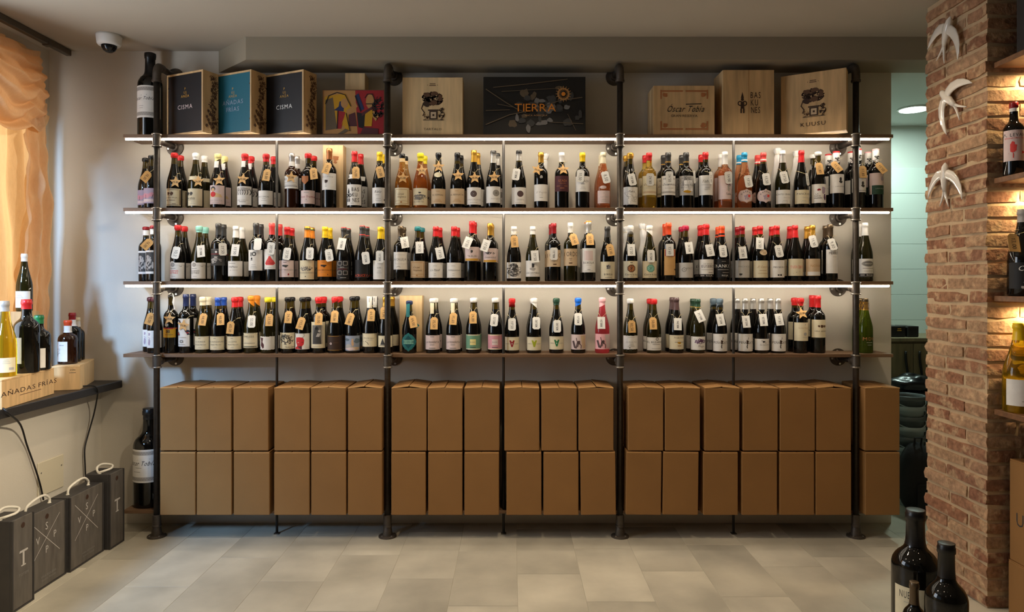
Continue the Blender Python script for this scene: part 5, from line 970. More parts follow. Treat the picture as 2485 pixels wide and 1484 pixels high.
free(-2.327, 3.67, LT2, .226, .0455, 'sq', 'brown', ('ored', .026, 'foil', 0, [('white', .027, .062)]), (.015, .118, 'white', [T('BRAN', 6, 10, 3, 'dgrey'), ('s', -4, 30, 14, 30, 10, 3, 'lgrey')], k_, dict(turn=-.35, hw=50)), 'short brown bottle with orange cap on the small ledge case')
free(-2.362, 3.763, LT2, .262, .042, 'bo', 'dark', ('dred', .036, 'foil', 0, [('white', .036, .07)]), None, 'dark bottle with red cap and white neck band on the small ledge case')
free(-2.395, 3.86, LT2, .232, .036, 'bo', 'dark', ('cream', .02, 'foil', 0, [('white', .02, .05)]), None, 'dark bottle with cream cap at back of the small ledge case')

# cables down the left wall
cabm = mat('cable_black', (22, 20, 20), .5)
def smooth_path(pts, n=6):
    out = []; P = [Vector(p) for p in pts]
    for i in range(len(P)-1):
        p0, p1, p2, p3 = P[max(i-1, 0)], P[i], P[i+1], P[min(i+2, len(P)-1)]
        for j in range(n):
            t = j/n; out.append(.5*((2*p1)+(-p0+p2)*t+(2*p0-5*p1+4*p2-p3)*t*t+(-p0+3*p1-3*p2+p3)*t**3))
    return out+[P[-1]]
def wallpt(px, py, X=-2.295): Y = X*F/(px-CX); return (X, Y, ZW(py, Y))
c1 = [(-2.26, 3.0, LZ+.006), (-2.20, 3.02, LZ+.006), (-2.18, 3.035, LZ-.02), wallpt(50, 1030, -2.25), wallpt(66, 1080), wallpt(84, 1130), wallpt(98, 1175), wallpt(106, 1212)]
b = MB(); b.tube(smooth_path(c1), .0045, 6); tag(b.build('power_cable', cabm, None, True), 'black cable hanging over the ledge behind the second engraved case', 'cable')
c2 = [(-2.30, 3.62, LZ+.006), (-2.21, 3.68, LZ+.008), (-2.185, 3.69, LZ-.01), wallpt(236, 965, -2.22), wallpt(228, 1005, -2.27), wallpt(214, 1055), wallpt(206, 1090), wallpt(207, 1130), wallpt(208, 1160)]
b = MB(); b.tube(smooth_path(c2), .0040, 6); tag(b.build('power_cable', cabm, None, True), 'black cable hanging from the ledge behind the rearmost grey case', 'cable')
Y0, Y1 = 2.316*F/(CX-90), 2.316*F/(CX-152)
b = MB(); b.box(-2.3158, -2.309, Y0, Y1, ZW(1190, (Y0+Y1)/2+.02), ZW(1112, (Y0+Y1)/2), .002); pl = b.build('wall_plate', mat('plate_white', (206, 196, 172), .5))
tag(pl, 'blank square cover plate on the wall below the window ledge', 'wall plate')
for yy in (Y0+.02, Y1-.02):
    b = MB(); b.lathe([(.004, 0), (.004, .0015)], 8, M=Matrix.Translation((-2.309, yy, ZW(1150, Y0))) @ Matrix.Rotation(math.pi/2, 4, 'Y')); b.build('screw', screwm, pl)

# ------------------------------------------------------------------ grey wooden cases on the floor along the left wall
greyw = mat('grey_stained_wood', (88, 82, 76), .55, bump=.08, bscale=40, var=.22, vscale=9, stretch=(5, 1, 1), detail=8)
greyd = mat('grey_case_side', (52, 49, 48), .5, var=.12, vscale=20)
ropem = mat('white_rope', (226, 220, 206), .8, bump=.5, bscale=400)
def grey_case(Xf, Ya, Yb, d, h, label, art, hk, two):
    L = Yb-Ya; r = empty('wine_case', (Xf, Ya, .0004), math.pi/2)     # local x runs along +Y, local -y faces +X
    b = MB(); b.box(0, L, .012, d, 0, h, .002); b.build('body', greyd, r)
    for q in ((0, .006, 0, h), (L-.006, L, 0, h), (.006, L-.006, 0, .006)):
        b = MB(); b.box(q[0], q[1], 0, .012, q[2], q[3], .001); b.build('rail', greyd, r)
    b = MB(); b.box(.0065, L-.0065, .004, .012, .0065, h-.001, .001); f = b.build('sliding_lid', greyw, r)
    k = 3.1/F
    decal('print', art, lambda u, v, li: (L/2+u*k, .0036-.0001*li, h/2-v*k), f)
    b = MB(); b.lathe([(.012, 0), (.011, .001)], 14, M=Matrix.Translation((L/2, .0036, h-.035)) @ Matrix.Rotation(math.pi/2, 4, 'X')); b.build('finger_notch', ink('dbrown'), f)
    # rope handle on top
    y = d*.5; b = MB()
    if hk == 0: pts = [(L*.2, y, h-.002), (L*.22, y-.004, h+.03), (L*.42, y-.012, h+.05), (L*.66, y-.004, h+.045), (L*.8, y, h+.02), (L*.8, y, h-.002)]
    else: pts = [(L*.15, y+.01, h+.004), (L*.2, y-.02, h+.012), (L*.55, y-.03, h+.014), (L*.9, y-.005, h+.02), (L*.7, y+.03, h+.03), (L*.35, y+.03, h+.022), (L*.3, y+.02, h-.002)]
    b.tube(smooth_path(pts, 5), .0055, 8); b.build('rope_handle', ropem, r, True)
    for xx in ((L*.2, L*.8) if hk == 0 else (L*.15, L*.3)):
        b = MB(); b.lathe([(.008, h), (.007, h+.003)], 10, (xx, y)); b.build('rope_knot', ropem, r)
    tag(r, label, 'box', 'grey stained cases by the left wall')
svp = [('l', [(-52, -70), (48, 22)], 1.4, 'lgrey'), ('l', [(48, -70), (-52, 22)], 1.4, 'lgrey'), T('S', -1, -53, 18, 'lgrey', .9), T('V', -33, -26, 17, 'lgrey', .9), T('P', 30, -24, 17, 'lgrey', .9), T('P', 0, 4, 17, 'lgrey', .9), T('VIÑA PEQUEÑA', 6, 67, 5, 'grey', 1.1), T('Sotero Pintado', 6, 75, 5.5, 'grey', 1.0)]
tot = [('r', 2, -10, 6, 34, 'lgrey'), ('r', 2, 8, 15, 3, 'lgrey'), ('p', [(-12, -22), (-10, -27), (15, -27), (17, -24), (13, -22)], 'lgrey'), ('t', 'TOTEM', 2, 28, 6, 'grey', 1.1)]
grey_case(-2.040, 2.862, 2.993, .13, .376, 'grey stained narrow case with T mark, front-most by the left wall', tot, 1, True)
grey_case(-2.074, 2.998, 3.262, .092, .346, 'grey stained square case with crossed-line letters, just behind the front narrow case', svp, 0, False)
grey_case(-2.062, 3.272, 3.540, .095, .348, 'grey stained square case with crossed-line letters, next to the rearmost narrow case', svp, 0, False)
grey_case(-2.036, 3.551, 3.681, .13, .382, 'grey stained narrow case with T mark, rearmost by the left wall', [q for q in tot if q[1] != 'TOTEM'], 1, True)

# ------------------------------------------------------------------ security camera
sc = empty('security_camera', (XW(265, 3.70), 3.70, CEIL))
wp = mat('camera_white', (228, 226, 222), .35)
b = MB(); b.lathe([(.030, -.058), (.052, -.054), (.058, -.046), (.0615, -.012), (.0625, 0)], 32); b.build('housing', wp, sc, True)
b = MB(); b.lathe([(.0005, -.094), (.016, -.091), (.028, -.082), (.036, -.068), (.038, -.056), (.038, -.050)], 28, (.003, -.004), cap=False); b.build('dome', mat('camera_dome', (26, 26, 28), .06), sc, True)
b = MB(); b.lathe([(.036, -.052), (.041, -.057), (.044, -.055)], 28, (.003, -.004), cap=False); b.build('bezel', wp, sc, True)
tag(sc, 'white dome security camera fixed to the ceiling', 'camera')

# ------------------------------------------------------------------ burlap curtain
cm = bpy.data.materials.new('burlap'); cm.use_nodes = True; nt = cm.node_tree; pb = nt.nodes['Principled BSDF']; out = nt.nodes['Material Output']
N = nt.nodes.new; Lk = nt.links.new
pb.inputs['Roughness'].default_value = .9; pb.inputs['Specular IOR Level'].default_value = .1
tc = N('ShaderNodeTexCoord'); wv = N('ShaderNodeTexNoise'); wv.inputs['Scale'].default_value = 160; Lk(tc.outputs['Object'], wv.inputs['Vector'])
mp_ = N('ShaderNodeMapping'); mp_.inputs['Scale'].default_value = (1, 6, 1); Lk(tc.outputs['Object'], mp_.inputs[0]); nz = N('ShaderNodeTexNoise'); nz.inputs['Scale'].default_value = 30; Lk(mp_.outputs[0], nz.inputs['Vector'])
mx = N('ShaderNodeMix'); mx.data_type = 'RGBA'; mx.inputs[6].default_value = (*lin((214, 186, 148)), 1); mx.inputs[7].default_value = (*lin((234, 212, 178)), 1); Lk(nz.outputs['Fac'], mx.inputs[0]); Lk(mx.outputs[2], pb.inputs['Base Color'])
bp = N('ShaderNodeBump'); bp.inputs['Strength'].default_value = .25; bp.inputs['Distance'].default_value = .003; Lk(wv.outputs['Fac'], bp.inputs['Height']); Lk(bp.outputs[0], pb.inputs['Normal'])
tl_ = N('ShaderNodeBsdfTranslucent'); tl_.inputs[0].default_value = (*lin((238, 182, 116)), 1); ms = N('ShaderNodeMixShader'); ms.inputs[0].default_value = .34
Lk(pb.outputs[0], ms.inputs[1]); Lk(tl_.outputs[0], ms.inputs[2]); Lk(ms.outputs[0], out.inputs[0])
cu = empty('burlap_curtain', (-2.5, 3.4, 1.0))
R_ = random.Random(3)
def curtain_grid(f, nu, nv, th=.0025):
    b = MB(); vs = []; fs = []
    for i in range(nu+1):
        for j in range(nv+1): vs.append(f(i/nu, j/nv))
    for i in range(nu):
        for j in range(nv): q = i*(nv+1)+j; fs.append((q, q+nv+1, q+nv+2, q+1))
    b.add(vs, fs); return b
def panel(u, v):                                          # u along the wall, v downwards
    edge = 3.735+.10*v+.012*math.sin(9*v+1)+.008*math.sin(23*v)
    Y = 3.20+u*(edge-3.20)
    Z = 2.60-v*(1.66+.02*math.sin(7*u))
    fold = .022*math.sin(25*u+1.6*v)+.010*math.sin(43*u-2.4*v+1)+.006*math.sin(13*v+9*u)*v
    X = -2.562+fold*(.45+.55*min(1, v*2.2))
    return (X+2.5, Y-3.4, Z-1.0)
b = curtain_grid(panel, 100, 70); b.build('drape', cm, cu, True)
def swag(u, v):
    ya, yb_ = 3.20, 3.735
    Y = ya+u*(yb_-ya); s = (4*u*(1-u))**.8
    drop = .02+.46*v
    Z = 2.585-drop*(.30+.70*s)+.008*math.sin(14*u+6*v)
    if u > .72: Z -= (u-.72)*.75*v
    rip = .020*math.sin(31*v+2.5*u+.5)*(.35+.65*s)*min(1, v*4)+.008*math.sin(57*v-6*u)*min(1, v*4)+.006*math.sin(23*u+9*v)
    X = -2.478+.100*s*math.sin(min(1, v*1.12)*math.pi)*(.55+.45*v)+rip-.03*(1-v)
    return (X+2.5, Y-3.4, Z-1.0)
b = curtain_grid(swag, 56, 90); b.build('swag', cm, cu, True)
def band(u, v):                                           # loose fall below the swag's right end
    t = v; l = 3.565-.050*t+.022*math.sin(4.5*t); r = 3.715+.03*math.sin(3.5*t)+.065*t*t+.010*math.sin(19*t)
    Y = l+u*(r-l); Z = 2.33-.22*(1-u)-(1.30-.22*(1-u))*t+.01*math.sin(6*u)
    amp = .35+.65*min(1, t*2)
    X = -2.497+amp*(.026*math.sin(15*u+1.8*t+.6)+.013*math.sin(31*u-2.2*t+1))+.016*math.sin(math.pi*u)
    d_ = t-(.10+.35*u); X += .022*math.exp(-(d_/.05)**2)*(1-u*.5)          # diagonal crease where the cloth gathers
    d_ = t-(.42-.25*u); X += .014*math.exp(-(d_/.035)**2)
    d_ = t-(.66+.12*u); X -= .012*math.exp(-(d_/.04)**2)
    X += .004*math.sin(37*t+13*u)*math.sin(9*u+4*t)
    return (X+2.5, Y-3.4, Z-1.0)
b = curtain_grid(band, 56, 120); b.build('fall', cm, cu, True)
b = MB(); b.tube([(v_[0]+.002, v_[1], v_[2]) for v_ in [band(1, k/40) for k in range(41)]], .004, 6); b.build('hem', cm, cu, True)
tag(cu, 'beige burlap curtain gathered and draped across the shop window', 'curtain')
# ------------------------------------------------------------------ brick pier on the right
BX, BY0, BY1 = 1.97, 2.907, 3.342
mortar = mat('mortar', (190, 164, 130), .95, bump=.5, bscale=60, var=.08, vscale=20)
pier = empty('wall_right_pier', (BX, BY0, 0)); struct(pier, 'exposed brick pier with ceramic swallows')
b = MB(); b.box(.008, .62, .008, BY1-BY0-.008, 0, CEIL-.001); b.build('mortar_core', mortar, pier)
brm = bpy.data.materials.new('old_brick'); brm.use_nodes = True; nt = brm.node_tree; pb = nt.nodes['Principled BSDF']; N = nt.nodes.new; Lk = nt.links.new
pb.inputs['Roughness'].default_value = .9; pb.inputs['Specular IOR Level'].default_value = .2
oi = N('ShaderNodeObjectInfo'); cr = N('ShaderNodeValToRGB'); e = cr.color_ramp
stops = [(0, (144, 98, 74)), (.2, (160, 118, 88)), (.4, (176, 142, 110)), (.6, (152, 106, 80)), (.8, (182, 148, 116)), (1, (132, 86, 66))]
e.elements[0].position = 0; e.elements[0].color = (*lin(stops[0][1]), 1); e.elements[1].position = 1; e.elements[1].color = (*lin(stops[-1][1]), 1)
for p, c in stops[1:-1]: q = e.elements.new(p); q.color = (*lin(c), 1)
Lk(oi.outputs['Random'], cr.inputs[0])
tc = N('ShaderNodeTexCoord'); ad = N('ShaderNodeVectorMath'); ad.operation = 'ADD'; mu = N('ShaderNodeMath'); mu.operation = 'MULTIPLY'; mu.inputs[1].default_value = 51
Lk(oi.outputs['Random'], mu.inputs[0]); Lk(tc.outputs['Object'], ad.inputs[0]); Lk(mu.outputs[0], ad.inputs[1])
n1 = N('ShaderNodeTexNoise'); n1.inputs['Scale'].default_value = 16; n1.inputs['Detail'].default_value = 7; Lk(ad.outputs[0], n1.inputs['Vector'])
r1 = N('ShaderNodeMapRange'); r1.inputs[1].default_value = .52; r1.inputs[2].default_value = .60; r1.inputs[4].default_value = .75; Lk(n1.outputs['Fac'], r1.inputs[0])
m1 = N('ShaderNodeMix'); m1.data_type = 'RGBA'; m1.inputs[7].default_value = (*lin((194, 160, 124)), 1); Lk(r1.outputs[0], m1.inputs[0]); Lk(cr.outputs[0], m1.inputs[6])
n2 = N('ShaderNodeTexNoise'); n2.inputs['Scale'].default_value = 45; n2.inputs['Detail'].default_value = 6; Lk(ad.outputs[0], n2.inputs['Vector'])
r2 = N('ShaderNodeMapRange'); r2.inputs[1].default_value = .3; r2.inputs[2].default_value = .7; r2.inputs[3].default_value = .62; r2.inputs[4].default_value = 1.2; Lk(n2.outputs['Fac'], r2.inputs[0])
m2 = N('ShaderNodeMix'); m2.data_type = 'RGBA'; m2.blend_type = 'MULTIPLY'; m2.inputs[0].default_value = 1; Lk(m1.outputs[2], m2.inputs[6]); Lk(r2.outputs[0], m2.inputs[7]); Lk(m2.outputs[2], pb.inputs['Base Color'])
bp = N('ShaderNodeBump'); bp.inputs['Strength'].default_value = .9; bp.inputs['Distance'].default_value = .007; Lk(n2.outputs['Fac'], bp.inputs['Height']); Lk(bp.outputs[0], pb.inputs['Normal'])
bc = {}
def brick_mesh(L, D, H, var):
    key = (round(L, 3), round(D, 3), var)
    if key in bc: return bc[key]
    R = random.Random(hash(key) % 9999); nx, ny, nz = (3 if L > D else 2), (3 if D > L else 2), 2
    idx = {}; vs = []
    for i in range(nx+1):
        for j in range(ny+1):
            for k in range(nz+1):
                if 0 < i < nx and 0 < j < ny and 0 < k < nz: continue
                x, y, z = L*i/nx, D*j/ny, H*k/nz; ed = (i in (0, nx))+(j in (0, ny))+(k in (0, nz))
                s = .0016 if ed >= 2 else 0
                if ed == 3: s = .0026
                x += (s if i == 0 else -s if i == nx else 0)*1.6+R.uniform(-.0034, .0034); y += (s if j == 0 else -s if j == ny else 0)*1.6+R.uniform(-.0022, .0022)
                z += (s if k == 0 else -s if k == nz else 0)+R.uniform(-.0036, .0036)
                idx[(i, j, k)] = len(vs); vs.append((x, y, z))
    fs = []
    for i in range(nx):
        for j in range(ny):
            for k in (0, nz): q = [idx[(i, j, k)], idx[(i+1, j, k)], idx[(i+1, j+1, k)], idx[(i, j+1, k)]]; fs.append(tuple(q if k else q[::-1]))
    for i in range(nx):
        for k in range(nz):
            for j in (0, ny): q = [idx[(i, j, k)], idx[(i+1, j, k)], idx[(i+1, j, k+1)], idx[(i, j, k+1)]]; fs.append(tuple(q if j == 0 else q[::-1]))
    for j in range(ny):
        for k in range(nz):
            for i in (0, nx): q = [idx[(i, j, k)], idx[(i, j+1, k)], idx[(i, j+1, k+1)], idx[(i, j, k+1)]]; fs.append(tuple(q if i else q[::-1]))
    b = MB(); b.add(vs, fs); me = b.mesh('brick', brm, True); me.set_sharp_from_angle(angle=math.radians(50)); bc[key] = me; return me
CO, JT = .0600, .0115; HBK = CO-JT; DEP = BY1-BY0; R_ = random.Random(8)
nC = int(CEIL/CO)
for i in range(nC):
    z = .006+i*CO; lay = []
    if i % 2 == 0:
        a = .262+R_.uniform(-.02, .02)
        lay += [(0, 0, .128, a), (0, a+.008, .128, DEP-a-.008)]
        lay += [(.140, 0, .27, .128), (.422, 0, .19, .128)]
    else:
        a = .135+R_.uniform(-.015, .02)
        lay += [(0, 0, .265, a), (0, a+.008, .128, DEP-a-.008)]
        lay += [(.277, 0, .27, .128)]
    for (x, y, L, D) in lay:
        L, D = round(L, 2), round(D, 2)
        ob('brick', brick_mesh(L, D, HBK, R_.randint(0, 3)), pier, (x+R_.uniform(-.004, .004), y+R_.uniform(-.004, .004)*.6, z+R_.uniform(-.0015, .0015)))

# ------------------------------------------------------------------ ceramic swallows on the pier's left face
cer = mat('white_ceramic', (226, 218, 206), .16, coat=.6)
def bird_mesh():
    b = MB()
    def loft(pts):                                        # (a, b, half width across, half thickness)
        vs = []; fs = []; n = 14; N = len(pts)
        for i, (a, c, w_, t, dep) in enumerate(pts):
            p0 = pts[max(i-1, 0)]; p1 = pts[min(i+1, N-1)]; dx, dy = p1[0]-p0[0], p1[1]-p0[1]; l = math.hypot(dx, dy) or 1
            nx, ny = -dy/l, dx/l
            for k in range(n):
                q = 2*math.pi*k/n; vs.append((dep+t*math.sin(q), a+nx*w_*math.cos(q), c+ny*w_*math.cos(q)))
        for i in range(N-1):
            for k in range(n): l = (k+1) % n; fs.append((i*n+k, i*n+l, (i+1)*n+l, (i+1)*n+k))
        fs += [tuple(range(n)), tuple((N-1)*n+k for k in range(n))]; b.add(vs, fs)
    loft([(0, .094, .001, .001, .019), (0, .088, .007, .007, .019), (0, .076, .0145, .014, .018), (0, .062, .0165, .0155, .018), (0, .045, .0185, .0165, .018), (0, .02, .018, .016, .017), (0, -.01, .0135, .012, .015), (0, -.035, .0085, .008, .012)])
    for s in (-1, 1):
        loft([(s*.002, -.03, .006, .0065, .012), (s*.010, -.055, .0055, .0055, .010), (s*.022, -.082, .0042, .004, .009), (s*.033, -.102, .002, .002, .008)])
        loft([(s*.004, .038, .019, .011, .017), (s*.028, .040, .0225, .009, .020), (s*.055, .032, .0230, .0075, .019), (s*.082, .012, .0200, .006, .016), (s*.103, -.015, .0150, .005, .013), (s*.118, -.044, .0085, .0038, .011), (s*.126, -.068, .0015, .0015, .010)])
    me = b.mesh('swallow', cer, True); return me
bm_ = bird_mesh()
for (Y, Z, rot, txt) in ((3.155, 2.452, -28, 'white ceramic swallow high on the brick pier, uppermost of three'), (3.115, 2.158, 46, 'white ceramic swallow diving sideways on the brick pier, middle one'), (3.16, 1.80, -8, 'white ceramic swallow on the brick pier, lowest of three')):
    o = ob('swallow_figurine', bm_, None, (BX-.004, Y, Z))
    # local y -> towards the camera (-Y world) so that +a is to the viewer's right
    o.rotation_euler = (Matrix.Rotation(math.pi, 4, 'Z') @ Matrix.Rotation(math.radians(rot), 4, 'X')).to_euler()
    tag(o, txt, 'figurine', 'ceramic swallows')

# ------------------------------------------------------------------ shelves with bottles on the pier's front face
pshw = mat('pier_shelf_wood', (120, 84, 56), .5, bump=.1, bscale=30, var=.25, vscale=10, stretch=(.5, 5, 5))
PZ = [2.262, 1.784, 1.298, .830]
for i, z in enumerate(PZ):
    r = empty('wall_shelf', (1.9955, 2.60, z)); b = MB(); b.box(0, .60, 0, .300, -.022, 0, .0015); b.build('board', pshw, r)
    if i < 3:
        b = MB(); b.lathe([(.028, -.022), (.028, -.030), (.024, -.032)], 20, (.15, .24)); b.build('spot_housing', screwm, r)
        b = MB(); b.lathe([(.0005, -.033), (.022, -.033)], 20, (.15, .24), cap=False); b.build('spot_lens', mat('spot_glow', (255, 240, 210), .5, emit=(1, .78, .45), es=30), r)
        area_light('spot_light', (.15, .24, -.036), (-.12, 0, 0), .03, .03, 2.4, (1, .76, .42), 'DISK', parent=r)
    tag(r, 'brown wooden shelf on the front of the brick pier, %s from top' % ORD[i+1], 'shelf', 'shelves on the brick pier')
k_ = 2.82/F
free(2.047, 2.858, PZ[1]+.0004, .302, .0375, 'bo', 'dark', ('dred', .030, 'foil', 0, [('white', .024, .038)]), (.06, .185, 'rosew', [T('LA LEVANTE', 0, 12, 8, 'dgrey', .85), T('MONASTRELL TINTO', 0, 20, 3.6, 'coral', .8), ('b', -8, 44, 8, 12, 3, 'coral'), ('b', -9, 33, 4, 5, 5, 'coral'), ('l', [(-16, 57), (14, 55)], 1.6, 'coral'), ('p', [(10, 51), (18, 55), (10, 59)], 'coral'), ('l', [(-8, 56), (-8, 68)], 1.6, 'coral')], k_, dict(hw=82)), 'red-capped bottle with red rooster label on the pier shelf', rz=-.30)
free(2.070, 2.835, PZ[2]+.0004, .350, .056, 'bu', 'dark', ('lgrey', .052, 'foil'), (.03, .135, 'black', [T('Caspa', -4, 14, 12, 'white', .85, .2), ('r', -3, 26, 20, 1.4, 'lgrey'), T('2021', -3, 36, 6, 'white'), ('r', -3, 48, 22, 1.4, 'lgrey'), ('b', 0, 60, 26, 4, 3, 'lgrey')], k_, dict(hw=82)), 'grey-capped bottle with white script on black label, pier shelf', rz=-.2, name='magnum_bottle')
o = free(2.055, 2.838, PZ[3]+.0004, .358, .0585, 'bu', 'gold', ('yellow', .068, 'foil'), (.03, .135, 'white', [('l', [(-30, 22), (-10, 26), (8, 20)], 1, 'lgrey'), ('r', 14, 50, 14, 5, 'dgrey'), ('r', -12, 52, 8, 2, 'lgrey')], k_, dict(hw=82)), 'large yellow-capped white-wine bottle with white label on the lowest pier shelf', name='magnum_bottle')
price_tag(2.070, 2.835, PZ[2], prof_of('bu', .350, .056), ('k', 2467, 588, 4, '13,00'), 2.78/F*1.55, 'brown kraft price tag on the bottle with black script label, pier shelf', .056)
# dark case on the highest pier shelf
r = empty('wine_case', (2.045, 2.64, PZ[0]+.0004)); b = MB(); b.box(0, .30, .02, .2, 0, .34, .002); b.build('body', greyd, r)
b = MB(); b.box(.02, .28, .008, .0198, .012, .328, .001); f = b.build('sliding_lid', greyw, r)
for q in ((0, .0195), (.2805, .30)): b = MB(); b.box(q[0], q[1], 0, .0198, 0, .34, .001); b.build('rail', greyd, r)
decal('print', [T('TOTEM', 0, 0, 9, 'grey', 1.1)], lambda u, v, li: (.075+u*.0017, .0076, .165-v*.0017), f)
tag(r, 'grey stained wine case on the top pier shelf', 'box')
# cartons beside the pier
def carton2(x0, Y, z, w_, d, h, label, art):
    c = empty('cardboard_box', (x0, Y, z)); b = MB(); b.box(0, w_, 0, d, 0, h-.005, .003); body = b.build('body', cardm, c)
    for a, q in ((0.001, d/2-.001), (d/2+.001, d-.001)): b = MB(); b.box(.001, w_-.001, a, q, h-.0049, h, .001); b.build('flap', cardm, c)
    if art: decal('print', art, lambda u, v, li: (-.0004, d*.72-u*.0022, h*.43-v*.0022), body)
    tag(c, label, 'box', 'cartons beside the pier')
ZS = .2185
carton2(2.040, 2.43, .0004, .40, .45, ZS-.0004, 'brown carton on the floor beside the brick pier, lower of two', None)
carton2(2.045, 2.42, ZS+.0004, .38, .46, .63-ZS, 'brown carton with lettering beside the brick pier, upper of two', [T('UVAS', 0, 0, 24, 'dgrey', .9), T('D. O. RIOJA', 4, 22, 7, 'brown', .9)])

# ------------------------------------------------------------------ large bottles on the floor by the pier
k_ = 2.5/F
nuevo = lambda: [T('NUEVO', -30, 22, 17, 'dgrey', .42), ('r', -24, 38, 34, 1, 'lgrey')]
def fl_b(px, Y, top, R, cap, lab_, txt, nm, turn=-.35):
    H = ZW(top, Y); return free(XW(px, Y), Y, .0004, H, R, 'bo', 'dark', cap, lab_, txt, name=nm)
fl_b(2222, 2.55, 1236, .079, ('black', .125, 'foil'), (.10, .265, 'cream', [T('NUEVO', -12, 18, 17, 'dgrey', .42), ('r', -8, 36, 30, 1, 'lgrey')], k_, dict(turn=-.55, hw=52)), 'very large dark bottle with white label, tallest on the floor by the pier', 'magnum_bottle')
fl_b(2297, 2.33, 1317, .064, ('black', .11, 'foil'), (.08, .235, 'cream', [T('NUEVO', -8, 22, 17, 'dgrey', .42), ('r', -4, 40, 26, 1, 'lgrey')], k_, dict(turn=-.5, hw=52)), 'large dark bottle with white label on the floor against the pier', 'magnum_bottle')
fl_b(2219, 2.42, 1411, .0365, ('bronze', .075, 'foil'), (.05, .15, 'cream', [], k_, {}), 'small dark bottle with bronze foil on the floor before the larger bottles', 'wine_bottle')

# ------------------------------------------------------------------ things in the back room
cab = empty('cabinet', (2.45, 4.80, .0)); oak = mat('cabinet_oak', (128, 116, 88), .5, bump=.05, bscale=40, var=.2, vscale=9, stretch=(5, 5, .6))
b = MB(); b.box(0, .94, .02, .46, .0, .955, .002); b.build('body', oak, cab)
b = MB(); b.box(-.01, .945, -.012, .46, .9555, .98, .002); b.build('worktop', oak, cab)
xs = [0, .3, .62, .94]
for i in range(3):
    b = MB(); b.box(xs[i]+.002, xs[i+1]-.002, 0, .0195, .06, .94, .001); d = b.build('door', oak, cab)
    hxx = {0: XW(2198, 4.80)-2.45, 1: XW(2232, 4.80)-2.45, 2: .80}[i]
    b = MB(); b.tube([(hxx+.008*math.sin(q*5.2), -.016, .62+.27*q) for q in [j/14 for j in range(15)]], .008, 8); b.build('handle', mat('handle_black', (20, 20, 20), .4), d, True)
tag(cab, 'oak cabinet with wavy black handles in the back room', 'cabinet')
for (p0, p1, t, tx) in ((2160, 2199, 792, 'black carton with small gold mark on the back room cabinet'), (2203, 2231, 792, 'black wrapped carton on the back room cabinet, nearer the brick pier')):
    Yc = 4.86; b = MB(); x0, x1 = XW(p0, Yc), XW(p1, Yc); b.box(0, x1-x0, 0, .18, 0, ZW(t, Yc)-.98, .006)
    o = b.build('black_box', mat('box_black2', (30, 30, 32), .35), None, loc=(x0, Yc, .9805)); tag(o, tx, 'box')
    b = MB(); b.box(.004, x1-x0-.004, -.002, .17, ZW(t, Yc)-.98-.012, ZW(t, Yc)-.98+.002, .001); b.build('box_lid', mat('box_black2'), o)
    if p0 == 2160: decal('print', [('r', 0, 0, 9, 3, 'gold'), ('r', 0, 5, 11, 2, 'gold')], lambda u, v, li: ((x1-x0)/2+u*.0028+.01, -.0006, .06-v*.0028), o)
# nested grey buckets
bg = [mat('bucket_grey', (150, 164, 166), .4), mat('bucket_dark', (84, 92, 94), .4)]
bxx, byy = XW(2203, 4.30), 4.30
for i in range(6):
    z = .0004 if i == 0 else .0004+i*.062; r0 = .088; h = .36
    b = MB(); b.lathe([(.066, 0), (.068, .004), (r0, h-.03), (r0+.008, h-.028), (r0+.010, h-.004), (r0+.006, h), (r0-.002, h-.002), (r0-.004, h-.02), (.062, .012), (.001, .010)], 28, cap=False)
    o = b.build('bucket', bg[i % 2], None, True, (bxx, byy, z))
    b = MB(); b.tube([((r0+.012)*math.cos(a), -(r0+.012)*math.sin(a)*.9, h-.02-.05*math.sin(a)) for a in [j*math.pi/10 for j in range(11)]], .003, 6); b.build('handle', bg[1-i % 2], o)
    tag(o, 'plastic bucket, %s from bottom of the nested stack in the back room' % ORD[i+1], 'bucket', 'nested buckets')
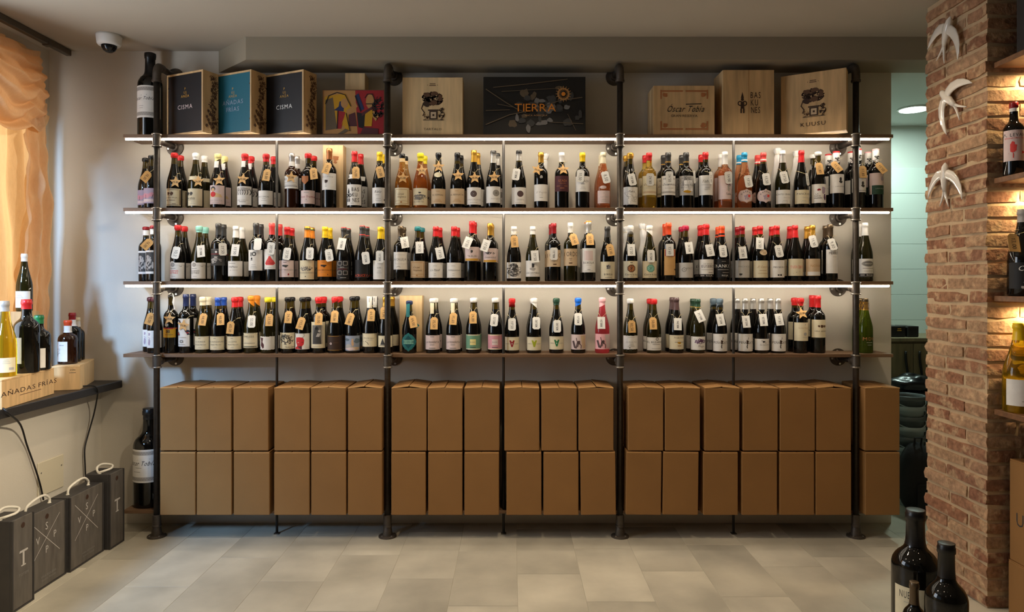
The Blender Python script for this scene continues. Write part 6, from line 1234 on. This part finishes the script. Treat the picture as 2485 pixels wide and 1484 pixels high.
def lump(name, c, s, seed, m, label, cat, seg=20, crumple=.12, power=1.0):
    R = random.Random(seed); ph = [R.uniform(0, 6.28) for _ in range(8)]; b = MB(); vs = []; fs = []; n = 16
    for j in range(n+1):
        t = math.pi*j/n
        for i in range(seg):
            a = 2*math.pi*i/seg
            q = 1+crumple*(math.sin(3*a+ph[0]+2*t)+.7*math.sin(5*a+ph[1]-3*t)+.6*math.sin(7*t+ph[2]+a)+.4*math.sin(11*a+ph[3]))*.5
            vs.append((s[0]*q*math.sin(t)*math.cos(a), s[1]*q*math.sin(t)*math.sin(a), max(-s[2]*.98, -s[2]*math.cos(t)*(q if t > 1.2 else 1))+s[2]*.98))
    for j in range(n):
        for i in range(seg): fs.append((j*seg+i, j*seg+(i+1) % seg, (j+1)*seg+(i+1) % seg, (j+1)*seg+i))
    b.add(vs, fs); o = b.build(name, m, None, True, c); return tag(o, label, cat)
plas = mat('plastic_black', (20, 22, 24), .25, bump=.5, bscale=25); fab = mat('fabric_black', (18, 18, 19), .85, bump=.3, bscale=90)
o = lump('backpack', (XW(2222, 4.12), 4.12, .0004), (.10, .10, .21), 5, fab, 'black fabric bag standing behind the last cartons', 'bag', crumple=.05)
b = MB(); b.box(-.045, .045, -.112, -.095, .05, .2, .006); b.build('pocket', fab, o)
b = MB(); b.tube([(-.02, -.02, .40), (-.02, -.03, .45), (.02, -.03, .45), (.02, -.02, .40)], .006, 6); b.build('handle', fab, o)
cr_ = empty('storage_crate', (XW(2228, 4.58), 4.58, 0)); b = MB(); b.box(-.16, .16, -.1, .1, .0004, .62, .006); b.build('body', mat('crate_dark', (34, 36, 38), .6), cr_)
b = MB(); b.box(-.165, .165, -.105, .105, .6205, .65, .006); b.build('lid', mat('crate_lid', (44, 48, 50), .5), cr_)
tag(cr_, 'dark plastic storage crate in front of the oak cabinet', 'crate')
lump('trash_bag', (XW(2226, 4.52), 4.55, .6508), (.16, .09, .055), 14, plas, 'black plastic bag lying on the storage crate', 'bag', crumple=.2)
